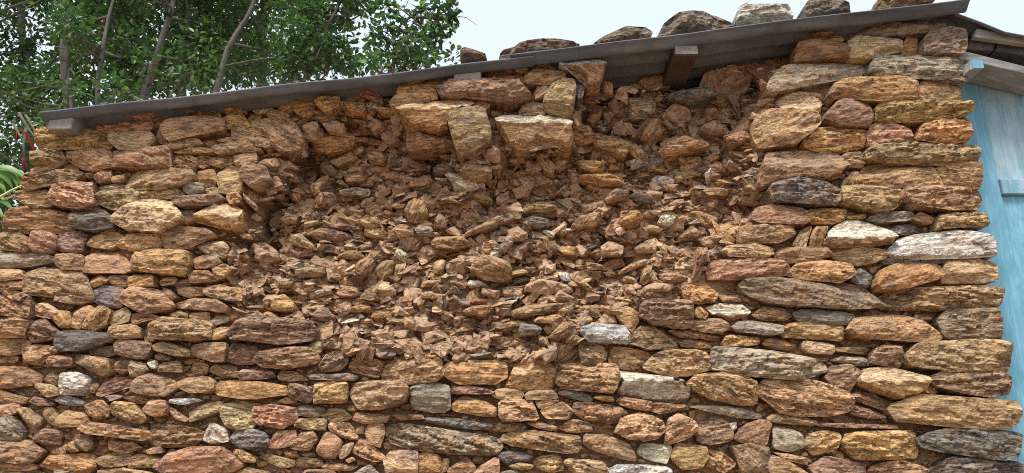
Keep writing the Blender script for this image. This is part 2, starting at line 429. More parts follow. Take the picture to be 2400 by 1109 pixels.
# ------------------------------------------------------------------ traced outlines (photograph pixels)
STONES = """b 176,270 214,267 227,270 211,284 187,285 174,280
t 162,286 179,284 211,297 208,304 165,303
r 212,282 230,270 279,274 341,273 360,293 354,307 306,309 238,308 212,301
r 275,263 300,251 346,250 362,261 360,278 349,285 335,273 287,273
b 360,246 395,243 402,255 395,261 352,248
t 357,267 384,261 398,274 379,293 354,296 353,285
o 379,288 406,258 427,254 436,265 417,288 400,298 379,298
t 403,246 446,242 452,248 406,254
p 433,252 457,250 457,266 438,269
o 422,280 436,269 454,269 449,285 425,286
y 450,277 457,261 471,248 487,250 519,271 514,281 476,284
p 457,247 471,235 487,246 487,252 473,248
o 522,250 563,244 576,261 563,271 530,270
y 522,280 555,266 576,278 565,288 592,298 590,303 525,304 526,288
y 95,315 103,308 254,308 256,347 189,347 100,353 93,334
c 257,315 298,312 354,311 362,320 360,334 338,353 279,347 260,334
t 365,315 373,296 387,312 390,334 379,336 365,325
e 390,307 406,293 509,281 527,290 525,309 460,320 406,334 392,328
t 387,342 422,328 465,328 476,339 433,347 395,353
b 471,325 495,323 511,331 509,343 479,343
e 498,346 541,336 600,334 600,353 514,361 498,355
t 511,328 544,320 600,315 600,332 530,335
t 525,307 600,304 600,313 530,315
t 407,350 444,343 492,350 500,357 460,361 408,358
b 78,361 108,353 146,355 156,377 135,393 81,389
t 151,355 195,347 254,348 264,363 262,388 238,399 216,401 187,393 162,374
t 73,399 89,390 141,394 116,401 76,405
o 146,385 160,380 179,388 181,399 141,399
b 265,355 300,350 395,353 400,371 406,396 379,401 311,396 265,388
t 403,361 446,361 460,377 454,399 422,404 408,393
r 457,366 473,358 492,366 492,380 471,393 457,382
t 492,366 538,361 544,377 514,390 495,385
e 544,366 571,358 600,359 600,380 568,388 557,377
e 58,428 70,409 108,401 195,404 197,415 176,431 108,440 78,447 65,442
b 195,407 214,401 222,415 203,417
r 225,407 235,393 260,399 262,415 257,426 233,431 222,423
t 262,415 292,409 295,426 262,428
t 300,420 322,399 346,397 384,401 454,404 457,420 436,436 406,446 300,442
o 460,399 498,393 506,423 500,434 463,431
t 509,404 536,382 560,393 568,417 563,450 541,455 517,447 509,423
g 436,442 449,431 482,436 479,453 444,458 434,450
g 222,436 292,427 295,442 284,445 230,445
b 38,455 65,447 127,447 127,480 114,488 78,488 49,474
r 127,463 135,439 173,432 214,432 225,453 222,480 206,491 168,492 135,482 127,474
e 225,458 238,450 311,447 327,458 322,480 271,493 243,480 227,474
t 327,450 422,445 433,455 427,463 333,469
e 465,450 500,436 519,447 514,455 471,458
p 414,469 473,458 514,457 533,469 514,480 433,488 417,482
o 533,458 555,450 568,463 563,477 546,480 536,472
t 571,453 600,480 600,493 573,469
b 12,515 30,493 68,488 165,502 172,520 168,542 120,542 60,545 12,540
k 172,525 180,492 215,487 250,495 270,515 265,535 225,540 178,535
c 272,515 310,478 350,470 400,478 425,500 430,520 380,545 310,540 275,525
b 415,494 455,492 468,515 440,527 426,520
c 460,510 490,482 540,477 565,495 568,520 560,540 500,532 462,522
p 545,785 570,755 620,748 720,755 740,775 735,795 670,808 600,800 550,795
o 510,905 520,893 600,900 670,905 672,925 600,932 530,930 508,920
k 540,1030 548,1012 580,1005 620,1015 630,1035 615,1052 565,1050
p 531,845 540,810 550,803 600,815 608,832 592,852 550,852
y 1040,870 1052,852 1100,845 1180,850 1187,870 1180,890 1120,903 1075,898 1045,882
o 1060,950 1085,926 1130,940 1165,960 1160,977 1110,970 1065,962
k 995,987 1000,980 1060,982 1150,995 1150,1008 1060,1000
s 903,1010 920,995 950,995 1060,1015 1165,1030 1170,1045 1155,1066 1050,1060 950,1045 915,1030
r 1110,1109 1140,1085 1168,1072 1170,1115 1112,1118
r 930,190 945,185 970,180 1000,175 1003,190 985,203 950,210 933,207
c 1005,190 1012,180 1045,172 1052,180 1050,195 1010,200
p 1030,222 1060,207 1130,203 1210,203 1235,225 1240,240 1200,250 1110,242 1040,240
y 937,270 955,262 1010,252 1085,240 1110,255 1075,280 1045,305 1030,315 1005,310 965,300 942,285
t 1762,320 1775,275 1800,262 1850,268 1905,285 1910,300 1895,320 1850,340 1800,350 1775,345
o 1885,335 1905,305 1960,300 2030,305 2033,320 2020,345 1960,358 1900,350
r 2036,315 2040,295 2090,290 2135,305 2140,335 2080,340 2040,345
o 2145,330 2155,292 2210,285 2255,280 2268,300 2262,335 2200,340
a 2080,595 2100,565 2150,552 2240,550 2315,560 2310,605 2200,608 2100,605
t 1690,590 1705,575 1760,572 1810,585 1800,605 1720,605
t 2120,840 2135,812 2220,805 2345,805 2350,840 2347,870 2200,870 2130,862
p 2040,840 2050,815 2105,815 2115,835 2110,858 2080,862 2042,852
g 1662,850 1680,818 1730,822 1850,835 1920,850 1935,868 1900,885 1780,885 1680,868
t 1510,860 1530,835 1570,825 1650,825 1662,840 1660,865 1620,880 1560,880
q 1185,907 1200,875 1215,850 1240,832 1275,838 1298,862 1302,880 1292,915 1240,915
b 1657,1052 1700,1065 1722,1085 1700,1109 1660,1090
b 1620,760 1640,750 1690,748 1710,765 1690,780 1640,778
b 1567,775 1640,780 1640,794 1595,790
b 0,549 16,543 41,545 68,560 73,578 62,592 32,587 0,588
r 73,578 84,549 119,545 133,554 133,581 124,595 78,589
p 133,568 135,549 146,541 187,542 202,551 197,578 189,592 151,592 133,581
t 206,565 225,549 260,537 289,554 273,568 260,581 203,577
t 276,573 300,547 376,549 379,576 373,584 311,589 279,580
b 381,551 400,535 438,535 484,541 509,558 460,570 452,581 406,588 387,578
c 460,578 476,568 522,565 533,578 525,600 500,603 476,592
g -11,593 95,593 124,605 122,614 76,622 27,627 -11,628
b 127,608 135,599 195,597 200,614 192,630 151,633 130,619
r 193,622 203,595 243,587 281,593 295,608 316,630 298,638 203,638
b 292,595 314,597 316,608 303,614 295,605
y 314,627 322,593 360,589 444,592 449,619 438,646 379,643 325,635
b 454,608 476,597 509,600 519,616 487,627 457,630
t 495,627 525,619 544,630 530,646 514,654 500,641
e 54,638 100,624 122,630 116,638 65,641
t -11,633 54,635 58,654 16,660 -11,657
e 58,689 62,651 70,641 151,633 195,633 200,662 208,673 216,706 176,689 133,692
e 133,706 138,691 173,689 195,696 211,708 162,711
b -11,662 32,661 57,662 58,681 27,684 -11,681
o 206,662 235,645 254,654 249,662 216,673
b 252,654 260,646 298,646 300,662 292,673 265,668
o 302,649 362,647 365,673 325,676 303,676
t 371,660 390,649 414,651 408,665 379,669
p 406,662 444,651 444,670 411,673
b 441,643 460,633 492,635 511,654 484,662 449,662
k 211,681 235,670 279,672 298,679 292,700 284,722 249,716 222,708
t 295,689 319,676 390,684 395,706 406,716 392,727 335,735 295,711
b 379,673 398,679 419,697 400,706 387,687
e 414,673 471,672 473,689 438,695 417,689
t 473,673 514,665 563,687 571,706 533,706 484,692
c 406,711 460,703 509,706 536,719 522,730 460,725 408,719
b -11,684 49,689 70,695 84,714 76,743 35,741 -11,741
t 81,714 108,711 146,733 127,749 78,738
o 127,743 135,730 162,730 168,768 138,765 127,752
r 168,768 173,735 206,716 222,722 222,738 195,760 187,773
y 195,760 233,719 268,730 254,752 257,760 225,776 197,771
e 257,752 265,735 295,722 311,735 306,757 260,765
b 308,738 335,733 373,741 371,746 316,762
b 398,735 419,727 438,735 438,746 406,749
t 441,735 487,730 490,749 444,752
g 487,749 514,738 533,741 530,752 500,760
t -11,749 54,746 78,752 70,771 57,792 27,789 -11,791
p 66,781 87,754 108,752 135,773 143,784 130,795 92,800 78,798
t 260,787 265,768 311,762 335,771 333,792 287,795
t 335,787 338,765 352,764 360,787 360,800 338,800
e 360,768 379,752 438,753 495,756 498,798 433,795 362,795
y 498,776 519,768 552,771 530,792 500,798
b -12,795 24,792 71,801 59,825 18,833 -12,825
k 135,813 139,792 166,781 205,781 264,786 267,798 220,813 184,825 148,827
t 53,819 83,808 125,813 131,825 107,839 89,854 56,848
b 3,836 27,829 42,836 36,848 18,851
b 110,848 119,836 169,836 172,854 142,860 110,857
e 172,845 178,832 208,836 261,845 261,872 240,881 193,857
p 205,822 226,813 264,810 267,830 243,836 208,830
p 269,807 273,798 356,805 356,819 341,839 315,842 276,830
b 264,851 276,841 303,845 303,863 279,875 264,866
c 300,860 306,847 341,851 347,866 329,881 306,884
w 347,851 365,845 368,863 356,866
t 368,866 374,851 415,844 421,857 424,871 374,872
p 359,833 368,825 398,836 392,845 365,842
e 362,813 389,802 448,822 445,836 415,833 368,825
e 445,830 454,810 528,805 531,825 525,847 504,848 451,833
b 442,866 454,848 484,854 484,872 463,881 445,872
e 487,872 496,856 552,859 555,881 525,884
b -12,863 53,860 95,881 83,899 39,908 -12,905
b 98,887 119,872 139,881 136,905 113,899
t 80,905 89,897 119,902 136,908 139,925 110,931
w 139,899 142,878 166,872 196,875 211,887 205,911 193,924 142,922
t 196,916 208,899 223,894 228,905 214,922
r 223,925 237,899 276,881 306,890 309,903 267,914 237,928
r 312,908 320,890 356,879 407,893 415,908 386,928 347,925 312,915
e 415,896 433,887 487,884 507,896 501,916 451,922 424,908
p 62,940 77,928 113,937 119,949 86,951
a 122,937 134,925 166,931 193,940 190,952 148,948
b 190,949 231,934 252,952 252,973 237,985 208,973
y 257,961 267,942 309,946 332,964 344,982 326,991 291,986 261,970
g 240,928 261,924 285,928 258,940
b 285,931 315,927 347,937 332,946 300,940
r 338,958 356,937 392,940 395,958 386,973 362,976 341,967
a 398,946 401,936 463,936 475,940 430,948
c 392,958 401,955 442,982 433,988 412,982
e 442,964 481,946 522,942 516,964 475,982 445,988
c 519,970 525,946 564,943 602,946 600,988 588,1000 540,1003 525,988
b -12,911 36,928 59,934 53,946 18,946 -12,943
r -12,949 42,946 42,964 18,973 -12,970
e 39,964 45,955 59,957 92,982 92,997 74,1003 53,985
e 95,970 98,955 116,957 134,982 131,1000 107,991
t 134,985 154,961 193,970 202,982 190,1000 139,1001
g -12,982 24,976 39,988 56,1011 47,1032 -12,1029
p 74,1026 101,1006 142,1011 136,1041 98,1041
b 190,1006 202,989 267,997 353,1014 356,1029 335,1032 267,1023 208,1014
b 356,1029 365,997 398,997 475,1008 478,1026 451,1044 395,1047 362,1038
w 478,1032 490,989 528,1003 537,1020 537,1035 504,1041
b -12,1035 53,1032 98,1056 89,1077 59,1089 30,1077 -12,1080
o 89,1092 110,1068 214,1066 217,1100 208,1109 119,1100
b -12,1083 45,1080 86,1092 71,1103 30,1099 -12,1103
t 220,1077 267,1056 297,1065 291,1089 261,1095 228,1089
b 294,1077 320,1065 368,1074 386,1080 356,1095 297,1098
t 344,1056 377,1044 383,1062 350,1065
b 389,1059 404,1050 407,1062 392,1068
r 371,1095 415,1059 454,1050 522,1050 570,1086 552,1103 528,1111 395,1111
y 546,1062 564,1053 600,1071 600,1083 573,1083
e 9,1102 74,1100 98,1111 95,1121 6,1121
g 125,1102 166,1100 178,1109 166,1124 131,1124
t 228,1103 291,1099 356,1106 356,1124 228,1124
b 178,1017 208,1020 220,1038 205,1056 175,1047
o 148,1044 172,1032 184,1056 166,1062
t 252,1035 309,1038 332,1050 297,1060 255,1053
b 599,848 609,830 648,819 716,813 743,830 749,845 728,854 669,865 624,863
p 559,881 568,866 639,872 648,884 609,890 565,888
t 651,881 660,869 689,871 713,884 719,891 681,893 654,891
c 724,807 740,801 758,802 755,819 746,829 728,822
e 749,857 764,833 787,822 817,827 814,854 793,869 758,871
b 819,851 826,836 876,842 900,848 900,869 885,882 850,878 819,866
k 728,881 817,876 838,882 832,893 787,891 734,890
t 900,881 906,863 939,839 989,825 1031,830 1034,878 1022,896 989,893 954,899 900,890
p 678,919 681,902 692,900 734,911 734,940 719,946 681,928
y 738,925 743,899 814,897 814,922 808,945 740,946
e 819,922 832,903 876,897 939,897 957,911 959,928 945,940 906,958 844,958 832,940
g 962,916 971,903 995,899 1051,905 1051,958 1025,965 974,961 965,946
p 1054,908 1072,903 1129,908 1161,919 1152,925 1057,922
r 592,973 600,955 654,949 692,958 692,985 663,1003 609,994
k 695,958 704,949 758,958 758,967 740,979 695,973
e 691,1000 701,982 764,982 761,1008 728,1008
e 752,973 776,958 805,958 823,976 811,985 764,985
e 826,982 838,970 912,973 903,991 847,992
t 767,1003 776,988 817,991 838,1023 835,1032 802,1026 770,1011
t 856,1017 862,994 897,992 900,1017 891,1047 862,1038
b 921,973 989,973 995,982 936,985
r 627,1044 654,1011 692,1008 695,1032 675,1047 633,1052
t 678,1041 713,1014 737,1013 746,1029 722,1056 684,1050
r 743,1050 758,1017 784,1017 802,1035 793,1065 784,1077 749,1065
p 796,1059 805,1044 829,1038 817,1065 799,1077
t 823,1053 841,1031 859,1032 870,1053 903,1071 897,1080 870,1080 829,1062
c 903,1083 912,1059 977,1059 977,1111 909,1111
o 977,1071 992,1059 1031,1071 1037,1111 983,1111
b 1037,1074 1054,1074 1051,1100 1037,1109
r 1051,1100 1093,1071 1114,1095 1111,1112 1049,1112
y 550,1056 568,1053 600,1074 597,1080 568,1083
e 603,1071 627,1065 689,1080 686,1092 660,1095
e 689,1089 701,1071 752,1077 755,1092 716,1095
b 755,1095 767,1083 838,1092 826,1102 764,1102
g 826,1111 865,1089 888,1111 876,1121 832,1121
e 556,1106 580,1095 624,1106 624,1121 559,1121
p 701,1111 725,1099 776,1103 787,1111 781,1121 704,1121
t 663,1059 692,1057 698,1071 669,1074
t 704,1065 728,1059 740,1068 716,1074
t 811,1077 826,1072 833,1078 817,1086
o 681,234 685,225 729,222 737,234 734,258 723,272 701,269 685,253
y 739,237 756,226 796,227 796,248 780,261 764,272 753,256 739,245
o 799,242 821,229 850,229 856,256 848,267 826,264 802,248
o 791,215 807,208 831,212 837,226 810,231
p 834,212 864,207 885,211 896,229 894,238 858,231 842,223
b 647,248 664,237 685,234 683,256 672,261 658,258
g 593,261 607,250 639,248 631,264 604,269
t 623,261 634,250 658,258 680,269 669,285 653,277 626,272
o 572,283 591,267 612,269 604,285 580,288
e 591,288 631,280 672,272 693,296 710,326 701,350 658,356 637,342 628,321 599,307
e 550,307 585,299 620,321 637,342 626,348 550,334
e 550,340 599,337 615,353 572,359 550,356
t 550,367 599,359 604,380 572,396 550,386
b 566,410 591,391 626,396 637,423 615,440 593,442 569,423
o 934,221 942,215 1048,198 1056,204 1050,210 983,221 942,231 934,229
t 921,250 934,231 1021,226 1026,240 1015,245 950,258 923,261
e 1056,288 1064,280 1121,267 1137,272 1140,299 1150,321 1145,342 1118,359 1083,372 1075,353 1067,334 1059,315
p 1135,182 1154,161 1203,158 1207,170 1187,184 1149,186
t 1207,171 1214,159 1233,161 1239,174 1227,180 1208,174
r 1137,198 1141,190 1224,181 1227,188 1181,200 1143,203
e 1239,166 1276,147 1295,155 1308,169 1273,173 1246,174
e 1222,198 1251,175 1289,174 1322,180 1320,196 1295,207 1251,207 1235,207
g 1307,170 1325,155 1352,148 1381,148 1400,161 1415,166 1408,193 1398,212 1373,213 1371,190 1349,182 1322,174
k 1346,188 1371,190 1371,209 1362,234 1352,236 1343,209
c 1254,239 1262,204 1289,201 1292,228 1273,236
e 1276,242 1295,217 1322,198 1343,201 1345,239 1338,271 1325,281 1289,271 1279,261
t 1243,247 1254,212 1260,207 1254,239 1249,247
e 1219,258 1235,247 1273,250 1279,266 1273,274 1241,274 1219,271
w 1162,286 1181,278 1235,276 1268,277 1306,282 1333,293 1341,323 1330,345 1289,336 1257,328 1246,342 1214,350 1197,339 1181,317
t 1100,250 1127,243 1149,253 1141,266 1116,269
r 1173,242 1189,238 1199,250 1184,255
b 1895,75 1910,64 1954,62 1960,74 1951,83 1898,86
k 1968,78 1980,58 2050,61 2167,49 2193,55 2193,75 2167,83 2050,89 1974,87
y 1887,94 1898,87 1971,86 1976,96 1933,100 1890,103
b 1863,148 1869,110 1919,105 1986,107 1987,122 1980,137 1904,142
c 1986,99 2009,89 2105,93 2111,107 2108,122 2050,128 2035,140 1992,140 1987,119
o 2114,105 2126,89 2146,87 2151,110 2146,137 2116,135
g 2154,105 2167,86 2219,78 2248,83 2250,107 2242,134 2196,137 2158,132
g 1796,207 1825,172 1863,151 1927,147 2021,145 2041,148 2032,169 1971,183 1890,198 1817,218 1799,221
g 2038,157 2050,140 2137,137 2248,138 2259,157 2251,195 2196,192 2137,183 2065,189 2040,175
c 1983,186 2009,180 2027,183 2024,191
c 1825,236 1840,221 1875,208 1904,215 1925,233 1916,268 1887,268 1831,259
o 1939,230 1951,207 1980,192 2015,195 2097,189 2135,201 2137,245 2108,245 2050,245 1992,236 1948,239
t 2146,212 2167,192 2210,196 2254,210 2248,245 2210,246 2155,242
p 1927,285 1951,253 1968,243 2030,246 2041,274 2035,297 1992,299 1951,294
y 2050,259 2065,247 2196,250 2260,250 2261,271 2225,288 2137,288 2056,287
e 2032,361 2047,345 2108,342 2280,344 2282,364 2277,387 2196,390 2108,385 2035,376
p 1779,428 1787,393 1802,358 1840,354 1962,361 1968,379 1977,396 1942,425 1846,425 1811,437 1785,440
e 1968,370 1986,358 2012,355 2032,373 2024,390 1992,390
c 1980,422 1995,405 2014,402 1997,437 1974,436
t 2003,428 2035,387 2178,390 2196,443 2108,443 2009,434
t 2187,399 2210,390 2283,392 2291,417 2286,443 2210,443 2196,422
k 1799,463 1805,443 1831,434 1875,428 1933,434 1965,449 1965,481 1948,487 1875,475 1805,478
t 1968,457 1974,443 2102,444 2111,457 2094,487 2073,498 1971,481
b 2111,463 2117,449 2196,446 2298,446 2301,472 2277,495 2210,498 2132,490
r 1764,516 1770,495 1787,484 1875,487 1891,501 1887,525 1846,526 1782,523
o 1892,510 1898,492 1983,492 1980,513 1957,526 1904,522
y 1983,510 2030,501 2027,513 1986,516
g 2032,513 2047,501 2132,498 2135,516 2065,523
t 2135,510 2155,501 2187,513 2181,525 2149,522
e 2190,522 2202,504 2301,501 2307,533 2240,533 2190,542
k 2088,542 2102,527 2146,525 2161,545 2123,549 2091,551
b 2184,548 2225,536 2301,539 2307,548 2254,551
w 1930,568 1948,542 1980,519 2012,517 2044,527 2091,554 2085,571 2050,577 1948,580
e 1729,554 1741,530 1787,525 1857,530 1857,551 1834,565 1738,568
t 1860,574 1875,542 1904,527 1898,548 1884,583
o 1898,557 1910,533 1939,533 1927,562 1925,580 1901,580
k 2073,607 2093,608 2310,610 2300,616 2167,615 2077,618
b 1817,603 1830,583 1937,583 1947,600 1883,613 1830,615
e 1947,590 1997,577 2067,585 2080,597 2067,610 2017,620 1970,613
r 1663,633 1673,610 1733,608 1830,613 1847,637 1830,650 1733,657 1667,653
b 1700,593 1720,580 1800,580 1813,597 1767,603 1707,603
o 1847,643 1867,620 1933,615 1990,620 1995,643 1973,660 1900,655 1850,650
k 1997,650 2017,628 2047,643 2043,667 2030,673 2000,660
o 2050,670 2060,637 2093,623 2197,620 2205,640 2187,660 2100,680 2057,683
c 2212,650 2217,613 2310,615 2325,623 2325,663 2267,663 2217,660
d 1740,670 1750,658 1833,657 1933,660 2017,670 2047,693 2062,717 2033,725 1967,725 1847,717 1767,700
e 2063,710 2073,693 2100,680 2167,677 2330,678 2335,700 2330,723 2200,725 2083,723
o 1600,680 1620,660 1660,663 1683,690 1673,707 1640,710 1610,703
r 1683,687 1733,683 1760,703 1700,707
w 1660,720 1683,710 1743,712 1758,727 1750,738 1713,747 1673,737
b 1763,737 1793,717 1833,720 1857,740 1840,752 1787,747
k 1860,733 1883,727 1967,732 1997,742 1987,760 1933,760 1867,750
t 1983,773 2000,747 2040,743 2100,740 2160,750 2203,787 2193,802 2100,797 2000,790
d 2200,747 2217,730 2330,733 2338,760 2333,797 2267,800 2210,790
e 1620,763 1630,750 1667,747 1707,757 1710,773 1667,773 1623,773
g 1713,767 1733,753 1830,763 1827,780 1807,787 1727,777
t 1830,777 1853,758 1970,763 1977,780 1967,798 1900,790 1840,787
b 1600,773 1643,777 1690,787 1683,797 1643,790 1600,783
o 1693,803 1703,787 1777,793 1777,807 1733,812 1697,812
o 1787,807 1797,792 1833,797 1870,805 1868,818 1817,817
c 1880,817 1887,798 1953,810 1952,830 1900,827
e 1957,815 2033,815 2037,830 1963,823
g 1950,843 1977,833 2037,840 2037,857 1993,853
p 1933,883 1953,857 1993,857 2012,872 1987,920 1963,910
c 2010,890 2027,868 2083,867 2120,880 2160,883 2163,923 2093,933 2050,920 2017,907
e 2163,887 2217,875 2327,873 2357,887 2353,927 2300,930 2233,920 2187,903
y 2163,917 2170,900 2193,907 2193,930
t 1607,900 1640,880 1700,878 1767,893 1775,917 1770,947 1743,950 1667,937 1633,917
t 1777,907 1793,892 1873,888 1917,897 1987,930 1990,953 1967,970 1900,973 1827,963 1807,937 1780,930
b 1993,930 2013,917 2057,927 2083,943 2073,960 2017,943
p 1993,973 1997,950 2033,960 2077,980 2033,980
t 2083,960 2100,948 2147,930 2233,935 2370,945 2370,980 2357,1003 2233,997 2100,987
g 1617,953 1653,952 1733,957 1787,970 1783,983 1733,977 1667,963
e 1803,983 1813,970 1853,970 1917,990 1900,997 1833,993
p 1910,992 2093,998 2097,1005 1933,1002
p 1635,1017 1650,983 1690,977 1717,1010 1717,1033 1667,1043 1637,1033
w 1710,993 1727,988 1727,1007 1717,1005
b 1723,1027 1737,1003 1787,983 1807,993 1800,1023 1790,1047 1730,1033
g 1813,1037 1817,1000 1853,1007 1883,1020 1880,1047 1853,1057 1817,1050
y 1887,1043 1900,1017 1950,1010 1967,1023 1963,1050 1907,1067
y 1973,1033 1987,1017 2140,1012 2153,1050 2147,1073 2067,1075 2010,1077 1983,1053
k 2150,1030 2183,1013 2233,1007 2350,1010 2382,1020 2377,1050 2370,1077 2300,1073 2217,1057 2160,1050
e 1713,1047 1733,1042 1803,1047 1803,1120 1743,1120 1727,1073
t 1803,1097 1807,1067 1850,1083 1893,1109 1887,1120 1807,1120
p 1897,1097 1940,1070 1990,1087 2027,1087 2027,1117 1920,1117
t 1813,1060 1860,1067 1893,1073 1893,1090 1847,1080
b 2033,1109 2057,1087 2113,1080 2167,1097 2173,1117 2037,1117
k 2173,1109 2220,1073 2300,1077 2367,1083 2400,1093 2400,1117 2177,1117
t 1302,890 1308,860 1325,856 1388,854 1438,855 1445,872 1442,902 1435,922 1388,915 1325,908 1305,900
w 1452,918 1458,898 1448,885 1455,872 1500,880 1575,890 1612,902 1612,922 1595,940 1525,940 1462,925
e 1152,925 1165,910 1205,910 1228,922 1220,935 1165,935
e 1230,928 1240,918 1295,915 1308,932 1275,936 1235,938
k 1308,922 1318,915 1365,918 1388,932 1382,942 1340,932
y 1390,932 1405,928 1435,930 1438,941 1412,940
r 1168,975 1182,952 1170,945 1175,939 1248,940 1250,955 1262,980 1235,985 1175,984
t 1270,962 1290,952 1320,942 1345,962 1330,982 1280,980
b 1342,960 1348,942 1375,945 1455,955 1470,968 1445,990 1400,990 1352,975
r 1445,942 1455,932 1525,942 1520,962 1475,958
b 1522,958 1530,946 1600,948 1615,960 1545,969
t 1255,940 1312,938 1275,955 1262,958
b 1142,1008 1152,992 1200,988 1230,998 1225,1008 1150,1012
b 1235,992 1255,988 1305,1000 1302,1010 1265,1005
b 1308,1002 1348,982 1385,992 1388,1010 1338,1014
t 1442,1012 1455,982 1475,975 1505,972 1550,988 1555,1010 1540,1026 1508,1032 1470,1028
r 1560,1015 1565,985 1582,970 1628,988 1632,1012 1600,1032 1560,1038
b 1178,1028 1195,1015 1250,1012 1350,1022 1360,1040 1352,1060 1325,1062 1260,1052 1182,1040
t 1370,1032 1375,1021 1432,1022 1475,1048 1490,1078 1482,1082 1425,1065 1372,1045
w 1495,1065 1500,1040 1525,1038 1572,1045 1570,1068 1562,1088 1525,1080
y 1572,1072 1585,1042 1625,1045 1658,1048 1660,1072 1645,1095 1605,1102
k 1165,1070 1172,1058 1220,1060 1250,1068 1240,1082 1188,1088
e 1192,1092 1218,1085 1250,1089 1245,1100 1208,1100
t 1250,1082 1260,1072 1305,1065 1318,1080 1322,1100 1295,1108 1262,1098
e 1320,1085 1335,1075 1410,1080 1428,1105 1425,1115 1350,1115
a 1430,1095 1450,1090 1570,1095 1574,1109 1570,1118 1432,1118
r 1115,1109 1132,1090 1160,1072 1169,1090 1168,1112 1118,1115
g 1172,1108 1208,1100 1220,1109 1218,1115 1175,1115
y 1432,722 1442,715 1470,720 1495,735 1495,755 1478,780 1468,772 1450,748
a 1360,782 1368,770 1395,760 1425,768 1460,768 1471,788 1468,806 1438,802 1382,802
d 1498,745 1500,720 1508,712 1615,712 1615,745 1615,768 1575,770 1525,758
e 1475,795 1495,766 1538,772 1585,810 1575,818 1525,818 1478,805
e 1360,810 1368,800 1408,810 1422,832 1420,845 1405,852 1365,848 1360,832
t 1428,842 1442,812 1505,822 1525,832 1510,850 1490,868 1462,865 1432,850
b 1590,800 1625,792 1670,805 1668,815 1600,812
o 1628,742 1632,718 1645,718 1658,735 1652,748"""
